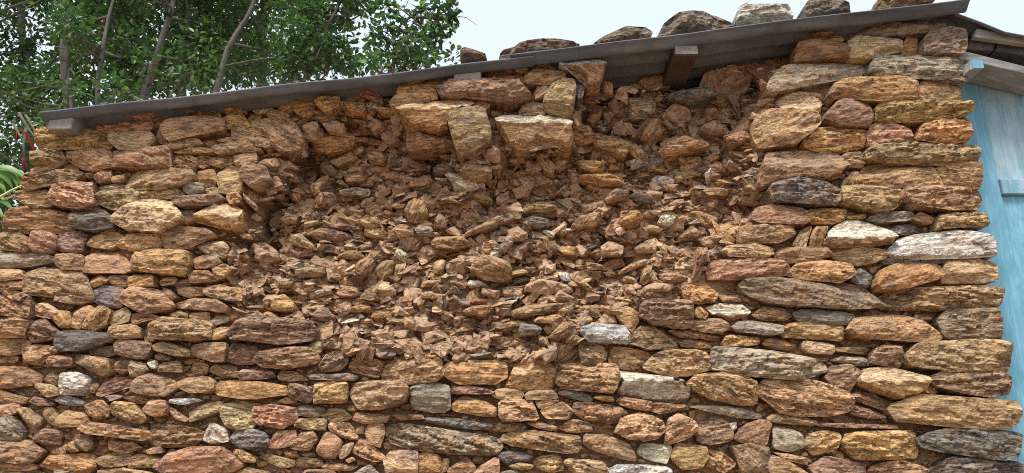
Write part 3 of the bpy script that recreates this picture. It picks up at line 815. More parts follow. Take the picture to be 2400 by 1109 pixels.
RUBBLE = """t 1202,738 1215,722 1288,715 1340,715 1325,728 1272,740 1220,751 1205,748
y 1252,755 1260,748 1310,740 1315,752 1290,760 1260,761
e 1285,792 1315,762 1340,760 1332,788 1310,799
k 1215,782 1225,762 1255,762 1270,775 1262,788 1220,790
b 1270,768 1300,760 1308,772 1285,788
o 720,340 739,334 807,323 837,337 831,353 772,375 764,361 729,359
b 958,323 994,331 1064,340 1067,353 1050,361 1007,364 972,367 958,353
p 967,380 986,375 1010,394 1007,405 983,405 956,391
k 1018,399 1032,391 1064,394 1080,413 1077,418 1021,415
t 1080,391 1107,386 1150,391 1150,415 1118,423 1083,413
w 1045,415 1056,415 1134,437 1132,442 1091,453 1069,448
t 783,418 793,418 818,437 810,440 783,426
g 799,448 866,445 864,461 802,461
e 842,437 861,428 880,429 872,440 850,442
o 685,459 696,451 707,459 704,475 688,472
t 745,480 749,453 760,453 758,480
m 712,296 739,288 750,299 737,318 715,313
m 761,296 788,285 807,296 802,313 772,310
m 737,310 756,302 761,321 739,326
b 810,310 842,304 856,323 831,329 812,321
m 861,288 885,283 896,299 875,310
m 894,318 923,307 937,331 915,340 896,331
p 737,367 764,361 766,375 742,380
t 839,337 856,329 885,337 929,340 923,345 875,345
e 775,383 810,372 826,364 831,377 793,391
t 861,367 888,359 910,372 899,391 869,386
t 807,418 831,407 864,418 848,429 815,429
b 756,399 775,386 793,407 788,418 761,410
g 1444,250 1479,240 1530,253 1530,271 1506,285 1460,280
b 1373,288 1381,274 1406,258 1408,271 1387,293
k 1554,239 1576,223 1630,220 1676,234 1655,244 1609,253 1565,247
b 1495,304 1511,288 1544,288 1549,307 1546,334 1522,347 1492,331
y 1333,345 1349,326 1392,317 1416,326 1403,336 1360,345
t 1389,347 1414,331 1457,339 1471,355 1462,377 1438,372 1398,358
e 1471,355 1487,339 1511,363 1508,372 1490,377
t 1541,361 1560,345 1627,323 1657,345 1641,355 1587,372 1554,372
o 1354,385 1368,377 1411,393 1411,407 1384,412 1357,407
k 1492,393 1522,374 1560,374 1541,393 1514,401
c 1251,363 1262,361 1297,393 1295,415 1279,409
o 1208,407 1235,399 1243,412 1241,420 1205,420
m 1495,196 1511,182 1538,169 1571,177 1582,196 1571,207 1517,215
m 1557,263 1579,250 1609,261 1614,282 1587,293 1565,282
b 1495,239 1533,225 1560,234 1538,247 1506,247
m 1132,358 1151,342 1173,355 1170,380 1141,380
t 1330,282 1349,277 1357,299 1341,304
m 1636,309 1668,293 1700,296 1700,320 1663,326
m 1640,215 1650,180 1690,150 1720,145 1760,165 1750,210 1700,235
m 1750,165 1800,140 1850,140 1840,175 1790,200
m 1480,200 1510,180 1545,168 1575,180 1580,205 1520,215
c 1085,557 1100,545 1145,523 1190,503 1205,512 1170,532 1120,550
t 1105,640 1115,615 1150,605 1190,620 1198,650 1180,665 1130,660
r 1625,650 1632,582 1660,590 1640,620
t 1380,215 1420,205 1440,230 1400,240
b 1700,330 1740,310 1765,330 1720,345
y 858,541 864,537 904,544 906,560 899,564 858,555
g 972,541 983,534 1013,538 1015,555 983,555
b 950,501 972,474 994,482 1004,503 988,525 972,528 953,520
t 923,536 937,528 967,538 969,555 937,563
w 922,584 926,579 958,601 950,620 940,614 929,601
b 683,565 707,552 739,579 750,593 726,587 688,576
m 582,590 604,576 628,574 655,595 658,614 626,622 593,611
p 726,555 756,544 810,549 842,560 804,568 750,568
p 756,538 793,528 834,536 850,544 793,544
b 837,628 858,609 877,611 875,636 853,649 845,666 837,647
b 877,636 891,620 926,617 921,644 899,663 880,647
e 921,660 929,622 953,620 934,668
w 1094,668 1102,657 1126,660 1140,671 1105,676
t 988,698 1004,690 1045,693 1037,706 994,701
b 650,674 661,662 691,663 680,676
y 626,720 650,698 669,693 693,717 691,731 661,733 634,728
o 872,741 885,731 929,733 923,747 899,758 872,752
t 804,728 848,717 869,722 866,733 821,733
p 726,733 766,725 788,744 785,760 739,747
b 1088,733 1105,722 1150,720 1150,733 1132,744 1102,739
i 1107,714 1110,703 1140,703 1140,714
k 1080,720 1080,709 1102,706 1102,720
g 742,687 775,674 780,690 745,698
r 791,690 810,674 837,676 842,693 807,698
t 842,522 858,503 885,514 894,536 861,538
t 1015,579 1026,565 1077,560 1107,576 1064,590 1026,587
t 845,703 866,676 891,703 869,706
b 658,514 685,506 701,509 696,525 664,530
t 707,528 745,517 750,528 718,538
e 691,633 712,633 764,630 761,649 701,655
b 793,606 821,587 848,595 858,609 821,611
t 1015,628 1026,611 1045,614 1037,644 1018,641
m 1042,622 1064,609 1080,622 1072,644 1048,641
m 1080,611 1102,601 1121,606 1113,620 1088,622
t 1010,660 1037,660 1032,671 988,676 994,663
e 1100,465 1127,451 1154,473 1151,484 1116,476
o 1354,416 1419,416 1460,424 1454,438 1411,441 1365,427
a 1526,422 1538,412 1560,416 1579,427 1571,438 1536,435
e 1580,422 1587,405 1633,405 1636,414 1603,424 1584,432
k 1471,465 1490,455 1533,465 1536,476 1498,478
p 1416,470 1441,449 1471,454 1471,470 1438,478 1419,481
t 1222,497 1251,476 1284,478 1306,495 1268,500 1230,505
g 1303,470 1316,468 1341,489 1335,492 1314,481
g 1238,516 1257,505 1284,516 1287,533 1262,538 1243,533
t 1338,533 1354,516 1400,508 1419,527 1398,533 1357,538
o 1452,527 1454,500 1492,495 1503,519 1492,533 1460,535
w 1541,524 1554,505 1582,508 1576,527 1560,533
c 1506,535 1522,530 1554,538 1544,546 1514,543
o 1606,508 1611,495 1676,516 1668,543 1638,530
c 1170,530 1184,533 1195,543 1184,554 1173,546
w 1270,546 1281,539 1300,554 1289,560
y 1303,546 1314,539 1330,546 1316,554
y 1308,587 1330,576 1357,589 1354,603 1325,600
g 1170,584 1189,554 1205,560 1203,576 1184,595 1173,595
b 1579,570 1619,533 1638,557 1630,565 1600,568
e 1444,646 1479,622 1525,608 1527,614 1490,635 1460,643
i 1414,622 1452,600 1462,627 1427,635
t 1449,657 1476,646 1492,665 1490,673 1460,662
e 1498,662 1506,635 1533,633 1538,652 1506,671
b 1541,654 1584,635 1609,652 1600,665 1560,671
a 1308,641 1335,643 1338,662 1316,660
t 1341,654 1360,654 1395,687 1371,679
m 1235,671 1268,660 1338,671 1341,687 1262,692 1230,687
m 1495,681 1533,665 1582,673 1560,687 1506,689
m 1408,579 1427,568 1460,576 1457,600 1411,600
b 1211,589 1227,573 1249,568 1235,587 1216,595
e 1281,573 1300,565 1308,589 1287,603
m 1487,584 1506,573 1536,579 1533,595 1492,595
m 1636,568 1663,554 1690,562 1668,584 1641,579
t 1641,454 1668,443 1700,451 1700,462 1655,465
p 1449,546 1462,543 1487,573 1473,570
t 1371,616 1408,622 1416,635 1376,638
e 1416,643 1433,635 1444,646 1425,652"""
def parse(t):
    out = []
    for ln in t.strip().split('\n'):
        p = ln.split()
        out.append((p[0], np.array([[float(v) for v in q.split(',')] for q in p[1:]])))
    return out
stones = parse(STONES); rubble = parse(RUBBLE)

BREACH = np.array([(600,440),(640,400),(650,340),(700,290),(720,250),(800,225),(860,225),(930,270),(1040,310),(1065,350),(1150,350),
 (1170,310),(1330,310),(1345,230),(1350,200),(1420,190),(1480,170),(1580,150),(1640,140),(1700,120),(1850,110),(1800,200),(1810,250),(1765,290),
 (1770,350),(1790,380),(1780,430),(1800,480),(1770,500),(1740,520),(1700,580),(1650,620),(1640,660),(1590,690),(1500,700),(1440,730),
 (1370,770),(1340,820),(1290,835),(1200,848),(1040,848),(900,840),(760,815),(740,760),(560,740),(540,700),(530,640),(540,580),(520,550),
 (570,520),(570,470)], float)

def inside(poly, x, y):
    x = np.asarray(x, float); y = np.asarray(y, float); r = np.zeros(x.shape, bool)
    n = len(poly)
    for i in range(n):
        x0, y0 = poly[i]; x1, y1 = poly[(i + 1) % n]
        if y0 == y1: continue
        c = ((y0 > y) != (y1 > y)) & (x < (x1 - x0) * (y - y0) / (y1 - y0) + x0)
        r ^= c
    return r

def seg_dist(poly, x, y):
    d = np.full(np.shape(x), 1e9)
    n = len(poly)
    for i in range(n):
        ax, ay = poly[i]; bx, by = poly[(i + 1) % n]
        ux, uy = bx - ax, by - ay
        L = ux * ux + uy * uy + 1e-12
        t = np.clip(((x - ax) * ux + (y - ay) * uy) / L, 0, 1)
        d = np.minimum(d, np.hypot(x - ax - t * ux, y - ay - t * uy))
    return d

HOLLOWS = [(605, 485, 32, 55, 0.22), (565, 550, 45, 15, 0.15), (698, 345, 20, 45, 0.20), (640, 420, 25, 25, 0.12), (905, 250, 20, 14, 0.15), (1010, 330, 60, 22, 0.10), (1545, 395, 50, 22, 0.08), (1425, 520, 14, 30, 0.12), (1460, 600, 22, 26, 0.10), (1250, 590, 60, 22, 0.07), (1770, 470, 30, 40, 0.10), (1480, 370, 30, 20, 0.08), (1160, 660, 60, 16, 0.06), (760, 590, 40, 16, 0.05)]
def breach_depth(px, py):
    """how far the crumbled face lies behind the wall face, in metres"""
    px = np.asarray(px, float); py = np.asarray(py, float)
    ins = inside(BREACH, px, py); d = seg_dist(BREACH, px, py) / 420.0
    full = np.interp(py, [150, 250, 420, 600, 760, 850], [0.32, 0.28, 0.22, 0.15, 0.06, 0.015])
    k = np.clip(d / np.where(px < 760, 0.06, 0.12), 0, 1); k = k * k * (3 - 2 * k)
    hol = 0.0
    for hx, hy, sx, sy, a_ in HOLLOWS:
        hol = hol + a_ * np.exp(-((px - hx) / sx) ** 2 - ((py - hy) / sy) ** 2)
    k = np.maximum(k, np.clip((230 - py) / 40, 0, 1))
    k = k * (1 - 0.0) + 0.0
    return np.where(ins, np.minimum(full * (0.25 + 0.75 * k) + hol, 0.37), 0.0)

# ------------------------------------------------------------------ one stone
def chaikin(P, n=1, f=0.22):
    for _ in range(n):
        Q = np.roll(P, -1, 0)
        P = np.stack([P * (1 - f) + Q * f, P * f + Q * (1 - f)], 1).reshape(-1, 2)
    return P

def resample(P, s):
    Q = np.concatenate([P, P[:1]], 0)
    L = np.hypot(*(np.diff(Q, axis=0).T)); c = np.concatenate([[0], np.cumsum(L)])
    n = max(10, int(round(c[-1] / s)))
    t = np.arange(n) * c[-1] / n
    return np.stack([np.interp(t, c, Q[:, 0]), np.interp(t, c, Q[:, 1])], -1)

def make_stone(poly2, seed, H, back, tint, s=0.0115, grain_a=None, facet=0.5, y0=0.0, rough=1.0, strata=1.0, split=None):
    """poly2: outline (x, z) in metres. Returns V (relative to centre), F, tint, grain, centre."""
    rng = np.random.RandomState(seed)
    P = chaikin(poly2, 1, 0.06)
    area = 0.5 * np.sum(P[:, 0] * np.roll(P[:, 1], -1) - np.roll(P[:, 0], -1) * P[:, 1])
    if area < 0: P = P[::-1]
    area = abs(area)
    s = max(s, math.sqrt(area) / 26)
    P = resample(P, s)
    so = seed * 0.37
    # ragged outline
    nrm = np.roll(P, -1, 0) - np.roll(P, 1, 0)
    nrm = np.stack([nrm[:, 1], -nrm[:, 0]], -1); nrm /= (np.linalg.norm(nrm, axis=1, keepdims=True) + 1e-9)
    size = math.sqrt(area)
    amp = min(0.010, size * 0.055)
    P = P + nrm * ((fbm(P[:, 0] * 26, P[:, 1] * 26, so, 3, 4) * 0.9 + (worley(P[:, 0] / 0.028 + so, P[:, 1] / 0.028, seed)[2] - 0.5) * 1.1) * amp)[:, None]
    c0 = P.mean(0)
    mn, mx = P.min(0), P.max(0)
    # inner points
    gx = np.arange(mn[0], mx[0], s); gz = np.arange(mn[1], mx[1], s * 0.87)
    X, Z = np.meshgrid(gx, gz)
    X = X + (np.arange(len(gz)) % 2)[:, None] * s * 0.5
    X = (X + rng.uniform(-.22, .22, X.shape) * s).ravel(); Z = (Z + rng.uniform(-.22, .22, Z.shape) * s).ravel()
    m = inside(P, X, Z); X, Z = X[m], Z[m]
    d = seg_dist(P, X, Z) if len(X) else np.zeros(0)
    m = d > s * 0.55; X, Z, d = X[m], Z[m], d[m]
    n = len(P)
    pts = [Vector((a, b)) for a, b in P] + [Vector((a, b)) for a, b in zip(X, Z)]
    ed = [(i, (i + 1) % n) for i in range(n)]
    vo, _, fo, ov, _, _ = delaunay_2d_cdt(pts, ed, [list(range(n))], 1, 1e-6, True)
    A = np.array([(v[0], v[1]) for v in vo])
    oidx = np.array([o[0] if o else -1 for o in ov])
    isout = (oidx >= 0) & (oidx < n)
    d = np.where(isout, 0, seg_dist(P, A[:, 0], A[:, 1]))
    dm = max(d.max(), 1e-4)
    # grain
    if grain_a is None:
        if size > 0:
            cc = P - c0; cov = cc.T @ cc; w, e = np.linalg.eigh(cov); ax = e[:, 1]
            grain_a = math.atan2(ax[1], ax[0])
            if abs(math.cos(grain_a)) < 0.6 and rng.rand() < 0.4: grain_a += rng.uniform(-.4, .4)
        grain_a += rng.uniform(-0.16, 0.16)
    ca, sa = math.cos(grain_a), math.sin(grain_a)
    u = (A[:, 0] - c0[0]) * ca + (A[:, 1] - c0[1]) * sa
    v = -(A[:, 0] - c0[0]) * sa + (A[:, 1] - c0[1]) * ca
    # block with a crisp broken rim: the flanks drop straight back from the edge
    re = min(dm, float(np.clip(0.004 + rng.uniform(0.03, 0.14) * dm, 0.004, 0.014)))
    k = np.clip(d / re, 0, 1)
    rim = rng.uniform(0.55, 0.9)
    h = H * (rim + (0.92 - rim) * k + 0.08 * np.clip(d / (0.7 * dm), 0, 1))
    # broken flat faces: an upper one that catches the sky, a lower one in shade, sometimes flanks and corners
    dirs = [(math.pi / 2 + rng.normal() * 0.25, rng.uniform(0.3, 1.6), rng.uniform(0.1, 0.8)), (-math.pi / 2 + rng.normal() * 0.25, rng.uniform(0.1, 0.9), rng.uniform(0.2, 0.85))]
    for _ in range(rng.randint(1, 4)): dirs.append((rng.uniform(0, 6.28), rng.uniform(0.2, 1.2), rng.uniform(0.35, 0.85)))
    for an, g, st_ in dirs:
        t = (A[:, 0] - c0[0]) * math.cos(an) + (A[:, 1] - c0[1]) * math.sin(an)
        pl = H * rng.uniform(0.92, 1.05) - 2.0 * g * facet * (t - t.max() * st_)
        h = np.minimum(h, np.maximum(pl, H * 0.22))
    tl = rng.normal(size=2) * 0.07     # the whole face leans a little
    h = h + (A[:, 0] - c0[0]) * tl[0] + (A[:, 1] - c0[1]) * tl[1] * 1.5
    vc = None
    if split is not None:            # a sky-facing cleavage face above a weathered front
        zt = A[:, 1].max(); zb = A[:, 1].min()
        line = zt - (zt - zb) * split[0] + fbm(A[:, 0] * 18, 0 * A[:, 0], so, 71, 2) * 0.012
        up_ = A[:, 1] - line
        h = np.where(up_ > 0, np.maximum(H * 1.05 - up_ * 0.85, 0.02 * k), np.maximum(H * 1.05 + up_ * 0.35, H * 0.3) * np.clip(0.4 + k, 0.4, 1))
        vc = up_ > 0
        rough *= 0.5; strata *= 0.35
    # angular chips
    f1, f2, cid = worley(u / 0.075 + so + 0.5 * vnoise(u * 14, v * 14, so, 61), v / 0.034 + so, seed)
    h = h + (cid - 0.5) * 0.020 * rough * np.clip(d / 0.015, 0, 1) * min(1.0, size / 0.14)
    # strata: ledges running along the grain
    th = rng.uniform(0.010, 0.022)
    q = v / th + fbm(u * 6, v * 8, so, 11, 2) * 0.9
    qi = np.floor(q); fr = q - qi
    zz = np.zeros_like(qi, dtype=np.int64)
    seg = np.floor(u / rng.uniform(0.08, 0.2) + _h(qi.astype(np.int64), zz, zz, seed) * 7).astype(np.int64)
    a0 = _h(qi.astype(np.int64), seg, zz, seed + 5) - 0.5; a1 = _h(qi.astype(np.int64) + 1, seg, zz, seed + 5) - 0.5
    sm = np.clip((fr - 0.75) / 0.25, 0, 1)
    lay = a0 * (1 - sm) + a1 * sm
    la = rng.uniform(0.006, 0.020) * strata * min(1.0, size / 0.10)
    h = h + lay * la * np.clip(d / 0.012, 0.15, 1)
    h = h + fbm(A[:, 0] * 30, A[:, 1] * 30, so, 21, 3) * 0.0045 * rough * np.clip(d / 0.01, 0.2, 1)
    h = h + fbm(A[:, 0] * 9, A[:, 1] * 9, so, 31, 2) * 0.006 * rough * np.clip(d / 0.02, 0, 1) * min(1.0, size / 0.12)
    y = y0 - h
    V = np.stack([A[:, 0] - c0[0], y, A[:, 1] - c0[1]], -1)
    F = [tuple(f) for f in fo]
    # flanks and back
    order = np.full(n, -1, int)
    for i in range(len(A)):
        for o in ov[i]:
            if o < n and order[o] < 0: order[o] = i
    ring = [i for i in order if i >= 0]
    nv = len(V); rn = len(ring)
    B1 = V[ring].copy(); B1[:, 1] = y0 + back * 0.45 + fbm(B1[:, 0] * 12, B1[:, 2] * 12, so, 41, 2) * 0.006
    B2 = V[ring].copy() * np.array([0.86, 1, 0.86]); B2[:, 1] = y0 + back
    V = np.concatenate([V, B1, B2], 0)
    # orientation of the front faces
    if len(F):
        f0 = F[0]; a, b_, c_ = V[f0[0]], V[f0[1]], V[f0[2]]
        nn = np.cross(b_ - a, c_ - a)
        if nn[1] > 0: F = [f[::-1] for f in F]
    for i in range(rn):
        j = (i + 1) % rn
        F.append((ring[j], ring[i], nv + i, nv + j))
        F.append((nv + j, nv + i, nv + rn + i, nv + rn + j))
    F.append(tuple(nv + rn + i for i in range(rn)))
    uu = (V[:, 0]) * ca + V[:, 2] * sa; vv = -V[:, 0] * sa + V[:, 2] * ca
    G = np.stack([uu + so, vv + so * 1.7, V[:, 1] + so * 0.3], -1)
    t = np.array(tint) * rng.uniform(0.86, 1.14) * (1 + rng.uniform(-0.05, 0.05, 3))
    if vc is not None:
        T_ = np.tile(np.array(split[2]), (len(V), 1)); T_[:len(vc)][vc] = np.array(split[1]); t = T_
    return V, F, t, G, c0

class Bag:
    """collects many small pieces into one mesh"""
    def __init__(s): s.V, s.F, s.C, s.G, s.n = [], [], [], [], 0
    def add(s, V, F, C, G):
        s.V.append(V); s.F += [tuple(i + s.n for i in f) for f in F]
        s.C.append(np.tile(np.array(C, float), (len(V), 1))); s.G.append(G); s.n += len(V)
    def build(s, name, parent, mat):
        V = np.concatenate(s.V, 0)
        pl = np.array(parent.location)
        me = mesh_from(name, V - pl, s.F, mat)
        set_col(me, np.concatenate(s.C, 0)); set_grain(me, np.concatenate(s.G, 0))
        return link(name, me, parent)

# ------------------------------------------------------------------ the stone wall
wall = empty('stone_wall', (0, 0, 0), 'rough rubble stone gable wall in brown and ochre, collapsed in its middle', 'wall')
rub = empty('rubble_heap', (0, 0.1, 2.2), 'loose stone shards and crumbled mud filling the hole in the wall', 'rubble')

def poly_area(P): return 0.5 * abs(np.sum(P[:, 0] * np.roll(P[:, 1], -1) - np.roll(P[:, 0], -1) * P[:, 1]))
areas = [poly_area(p) for _, p in stones]
rank = np.argsort(areas)[::-1]
big = set(rank[:296].tolist())
chink = Bag()
rngw = np.random.RandomState(4)
wallpolys = []
SPLITS = [(1250, 318, 0.36, 'w', 't'), (2008, 548, 0.72, 'w', 'b'), (1248, 878, 0.50, 'q', 'o'), (1362, 182, 0.42, 'a', 'b'), (1020, 280, 0.45, 'c', 'o'), (1708, 727, 0.7, 'w', 'b'),
 (1850, 385, 0.55, 'd', 'b'), (2060, 893, 0.5, 'c', 'y'), (1500, 920, 0.3, 'w', 'g'), (515, 510, 0.55, 'c', 'o'), (1875, 240, 0.8, 'c', 'y')]
for i, (c, p) in enumerate(stones):
    w3 = at(p[:, 0], p[:, 1], -0.02)
    P2 = w3[:, [0, 2]]
    # small shrink so joints stay open
    cen = P2.mean(0); P2 = cen + (P2 - cen) * 1.06
    wallpolys.append(P2)
    size = math.sqrt(poly_area(P2))
    px, py = p.mean(0)
    H = float(np.clip(size * rngw.uniform(0.22, 0.42), 0.020, 0.080))
    y0 = rngw.uniform(-0.022, 0.022)
    # the rim of the breach stands out a little from the crumbled face
    back = 0.16 if px < 2000 else 0.26
    if py < 360 and 900 < px < 1420: back = 0.28; H *= 1.3; y0 -= 0.03
    fac = 0.30
    stt = 1.0
    if c == 's': stt = 1.8
    if c in 'wca': stt = 0.45
    sp = None
    for (sx, sy, fr_, ca_, cb_) in SPLITS:
        if abs(px - sx) < 22 and abs(py - sy) < 16: sp = (fr_, np.array(PAL[ca_]), np.array(PAL[cb_]))
    if sp: H = min(H * 1.25, 0.085)
    calm = rngw.choice([0.4, 0.8, 1.25, 1.7])
    ext_ = P2.max(0) - P2.min(0); ga = None
    if ext_[1] > ext_[0] * 0.95 and size > 0.1: calm, ga = 0.35, rngw.uniform(-0.3, 0.3)
    V, F, t, G, c0 = make_stone(P2, 100 + i, H, back, PAL[c], facet=fac, y0=y0, grain_a=ga, strata=stt * calm, rough=min(1.1, 0.5 + 0.5 * calm), split=sp)
    loc = (c0[0], 0, c0[1])
    if i in big:
        me = mesh_from('stone', V, F, M_STONE)
        set_col(me, t, float(np.clip(calm * stt * 0.7 + rngw.uniform(-.2, .15), 0.15, 1.1))); set_grain(me, G)
        link('stone', me, wall, loc)
    else:
        chink.add(V + np.array(loc), F, t, G)

# shard shapes -------------------------------------------------------
def hull_shape(seed, dims, npts=11, boxy=0.5):
    rng = np.random.RandomState(seed)
    P = rng.normal(size=(npts, 3)); P /= np.linalg.norm(P, axis=1, keepdims=True)
    Q = np.clip(P * 1.7, -1, 1)
    P = P * (1 - boxy) + Q * boxy
    P *= np.array(dims) * 0.5 * rng.uniform(0.8, 1.15, (npts, 1))
    bm = bmesh.new()
    for p in P: bm.verts.new(p)
    r = bmesh.ops.convex_hull(bm, input=bm.verts)
    for v in [v for v in bm.verts if not v.link_faces]: bm.verts.remove(v)
    bmesh.ops.recalc_face_normals(bm, faces=bm.faces)
    bm.verts.index_update()
    V = np.array([v.co[:] for v in bm.verts]); F = [tuple(v.index for v in f.verts) for f in bm.faces]
    bm.free()
    return V, F
def roughen(VF, seed, cuts, amp, ledge=0.0):
    V, F = VF
    bm = bmesh.new()
    vs = [bm.verts.new(v) for v in V]
    for f in F: bm.faces.new([vs[i] for i in f])
    bmesh.ops.subdivide_edges(bm, edges=bm.edges[:], cuts=cuts, use_grid_fill=True)
    bmesh.ops.triangulate(bm, faces=bm.faces[:])
    bm.verts.index_update()
    P = np.array([v.co[:] for v in bm.verts])
    n = np.stack([fbm(P[:, 0] * 4 + seed, P[:, 1] * 4, P[:, 2] * 9, seed + j, 3) for j in range(3)], -1)
    P = P + n * amp * np.array((1, 1, 0.6))
    q_ = np.floor(P[:, 2] / 0.06 + 0.5 * vnoise(P[:, 0] * 3, P[:, 1] * 3, seed, 5)).astype(np.int64)
    z_ = np.zeros_like(q_)
    P[:, :2] *= (1 + ledge * (_h(q_, z_, z_, seed) - 0.5))[:, None]
    F = [tuple(v.index for v in f.verts) for f in bm.faces]
    bm.free()
    return P, F
SHARDS = [hull_shape(900 + k, (1.0, random.Random(k).uniform(0.38, 0.75), random.Random(k + 50).uniform(0.09, 0.26)), 9, 0.75) for k in range(26)]
LUMPS = [hull_shape(700 + k, (1.0, 0.8, random.Random(k).uniform(0.45, 0.75)), 16, 0.45) for k in range(18)]

FINE_SHARDS = [roughen(v, 40 + k, 1, 0.022, 0.10) for k, v in enumerate(SHARDS)]
BIG_SHARDS = [roughen(v, 80 + k, 3, 0.04, 0.22) for k, v in enumerate(SHARDS)]
CLODS = [roughen(v, 120 + k, 2, 0.10) for k, v in enumerate(LUMPS)]

def rot_from(nrm, spin):
    z = np.array(nrm, float); z /= np.linalg.norm(z)
    a = np.array((1, 0, 0.0)) if abs(z[0]) < 0.8 else np.array((0, 0, 1.0))
    x = a - z * (a @ z); x /= np.linalg.norm(x); y = np.cross(z, x)
    c, s_ = math.cos(spin), math.sin(spin)
    x2 = x * c + y * s_; y2 = -x * s_ + y * c
    return np.stack([x2, y2, z], 1)

# small stones pushed into the joints ---------------------------------
kd = KDTree(sum(max(8, len(resample(p, 0.008))) for p in wallpolys) + 10)
ki = 0; allpts = []
for p in wallpolys:
    r = resample(p, 0.008)
    for a in r:
        kd.insert((a[0], a[1], 0), ki); ki += 1
kd.balance()
WALLPX = np.array([(112,268),(600,215),(900,180),(1400,140),(1900,90),(2240,55),(2243,130),(2255,330),(2285,520),(2300,640),(2335,860),(2372,1109),(2395,1240),(-120,1240),(-60,900),(-25,600),(12,520),(50,470),(75,420),(88,360),(100,310)], float)
N = 26000
gxp = rngw.uniform(-60, 2390, N); gyp = rngw.uniform(120, 1200, N)
TOP = np.array([(-400, 330), (100, 285), (600, 250), (930, 215), (1360, 190), (1400, 205), (1490, 198), (1540, 190), (1585, 205), (1640, 205), (1700, 160), (1760, 160), (1850, 150), (1900, 100), (2250, 62), (2600, 40)], float)
m = inside(WALLPX, gxp, gyp) & ~inside(BREACH, gxp, gyp) & (gyp > np.interp(gxp, TOP[:, 0], TOP[:, 1]))
gxp, gyp = gxp[m], gyp[m]
W = at(gxp, gyp, -0.02)[:, [0, 2]]
cov = np.zeros(len(W), bool)
for p in wallpolys:
    mn, mx = p.min(0), p.max(0)
    b = np.where((W[:, 0] > mn[0]) & (W[:, 0] < mx[0]) & (W[:, 1] > mn[1]) & (W[:, 1] < mx[1]) & ~cov)[0]
    if len(b): cov[b] |= inside(p, W[b, 0], W[b, 1])
W = W[~cov]
rad = np.array([kd.find((a, b, 0))[2] for a, b in W])
order = np.argsort(-rad)
placed = np.zeros((0, 3)); nch = 0
for i in order:
    r = min(rad[i], 0.06)
    if r < 0.006: break
    x, z = W[i]
    if len(placed):
        dd = np.hypot(placed[:, 0] - x, placed[:, 1] - z) - placed[:, 2] * 0.85
        r = min(r, dd.min())
        if r < 0.006: continue
    placed = np.concatenate([placed, [(x, z, r)]])
    V, F = LUMPS[rngw.randint(len(LUMPS))] if rngw.rand() < 0.6 else SHARDS[rngw.randint(len(SHARDS))]
    L = r * 2 * rngw.uniform(1.1, 2.0)
    Rm = rot_from((rngw.normal() * .35, -1, rngw.normal() * .35), rngw.normal() * 0.25)
    v = (V * np.array((L, r * 2.2, L * 0.9))) @ Rm.T
    v = v + np.array((x, rngw.uniform(0.02, 0.045), z))
    c = PAL[rngw.choice(list('bttoer'))] if rngw.rand() < 0.45 else (0.45, 0.292, 0.17)
    t = np.array(c) * rngw.uniform(0.8, 1.15)
    G = v * 1.0 + rngw.uniform(0, 50)
    chink.add(v, F, t, G); nch += 1
cs = chink.build('small_joint_stone', wall, M_STONE)
tag(cs, kind='stuff')

# the mud core: one relief that shows in the joints and as the crumbled face of the breach
def core_y(x, z):
    px, py = to_px(x, 0.0, z)
    ins = inside(BREACH, px, py)
    dep = breach_depth(px, py)
    f1, f2, cid = worley(x * 16 + vnoise(x * 9, z * 9, 0, 3) * .5, z * 19, 5)
    g1, g2, cid2 = worley(x * 42, z * 50, 9)
    clod = (cid - 0.5) * 0.075 - np.clip(f2 - f1, 0, 0.35) * 0.06 + (cid2 - .5) * 0.018 - np.clip(g2 - g1, 0, .3) * 0.012
    rough = fbm(x * 7, z * 7, 0.3, 2, 4) * 0.022 + fbm(x * 3.3, z * 4.4, 0.7, 12, 2) * 0.05 * np.clip(dep / 0.1, 0, 1)
    joint = 0.050 + fbm(x * 14, z * 14, 1.3, 8, 4) * 0.014 + fbm(x * 1.7, z * 2.3, 4.3, 18, 2) * 0.012
    return np.where(ins, dep + clod + rough, joint)
stp = 0.0125
xs = np.arange(-3.15, 2.95, stp); zs = np.arange(1.28, 4.5, stp)
X, Z = np.meshgrid(xs, zs)
PX, PY = to_px(X, 0.0, Z)
TOP = np.array([(-400, 330), (100, 285), (600, 250), (930, 215), (1360, 190), (1400, 205), (1490, 198), (1540, 190), (1585, 205), (1640, 205), (1700, 160), (1760, 160), (1850, 150), (1900, 100), (2250, 62), (2600, 40)], float)
mask = inside(WALLPX, PX, PY) & (PY > np.interp(PX, TOP[:, 0], TOP[:, 1]))
Y = core_y(X, Z)
idx = -np.ones(X.shape, int); idx[mask] = np.arange(mask.sum())
V = np.stack([X[mask], Y[mask], Z[mask]], -1)
V[:, 0] += fbm(V[:, 0] * 60, V[:, 2] * 60, 0, 77, 1) * 0.003
V[:, 2] += fbm(V[:, 0] * 60, V[:, 2] * 60, 5, 78, 1) * 0.003
q = mask[:-1, :-1] & mask[1:, :-1] & mask[:-1, 1:] & mask[1:, 1:]
a, b, c, d = idx[:-1, :-1][q], idx[:-1, 1:][q], idx[1:, 1:][q], idx[1:, :-1][q]
F = np.stack([a, b, c, d], -1)
core = link('mud_mortar', mesh_from('mud_mortar', V, F, M_MUD), wall)
# body of the wall behind the relief (closes it and carries it to the ground)
bp = at([95, 600, 930, 1380, 1640, 1850, 1900, 2225], [300, 262, 235, 225, 225, 180, 120, 80], 0.0)
body = [(-3.25, 0.42, 0.0), (2.62, 0.42, 0.0)] + [(p[0], 0.42, p[2]) for p in bp[::-1]]
V, F = prism(body, (0, 0.14, 0))
link('wall_core', mesh_from('wall_core', V, F, M_MUD), wall)
V, F = boxv((-3.2, 0.03, 0.0), (2.64, 0.415, 1.30))
link('wall_foot', mesh_from('wall_foot', V, F, M_MUD), wall)
# side and back walls of the house
V, F = boxv((-3.1, 0.565, 0), (-2.72, 5.0, 3.38)); link('side_wall', mesh_from('side_wall', V, F, M_MUD), wall)

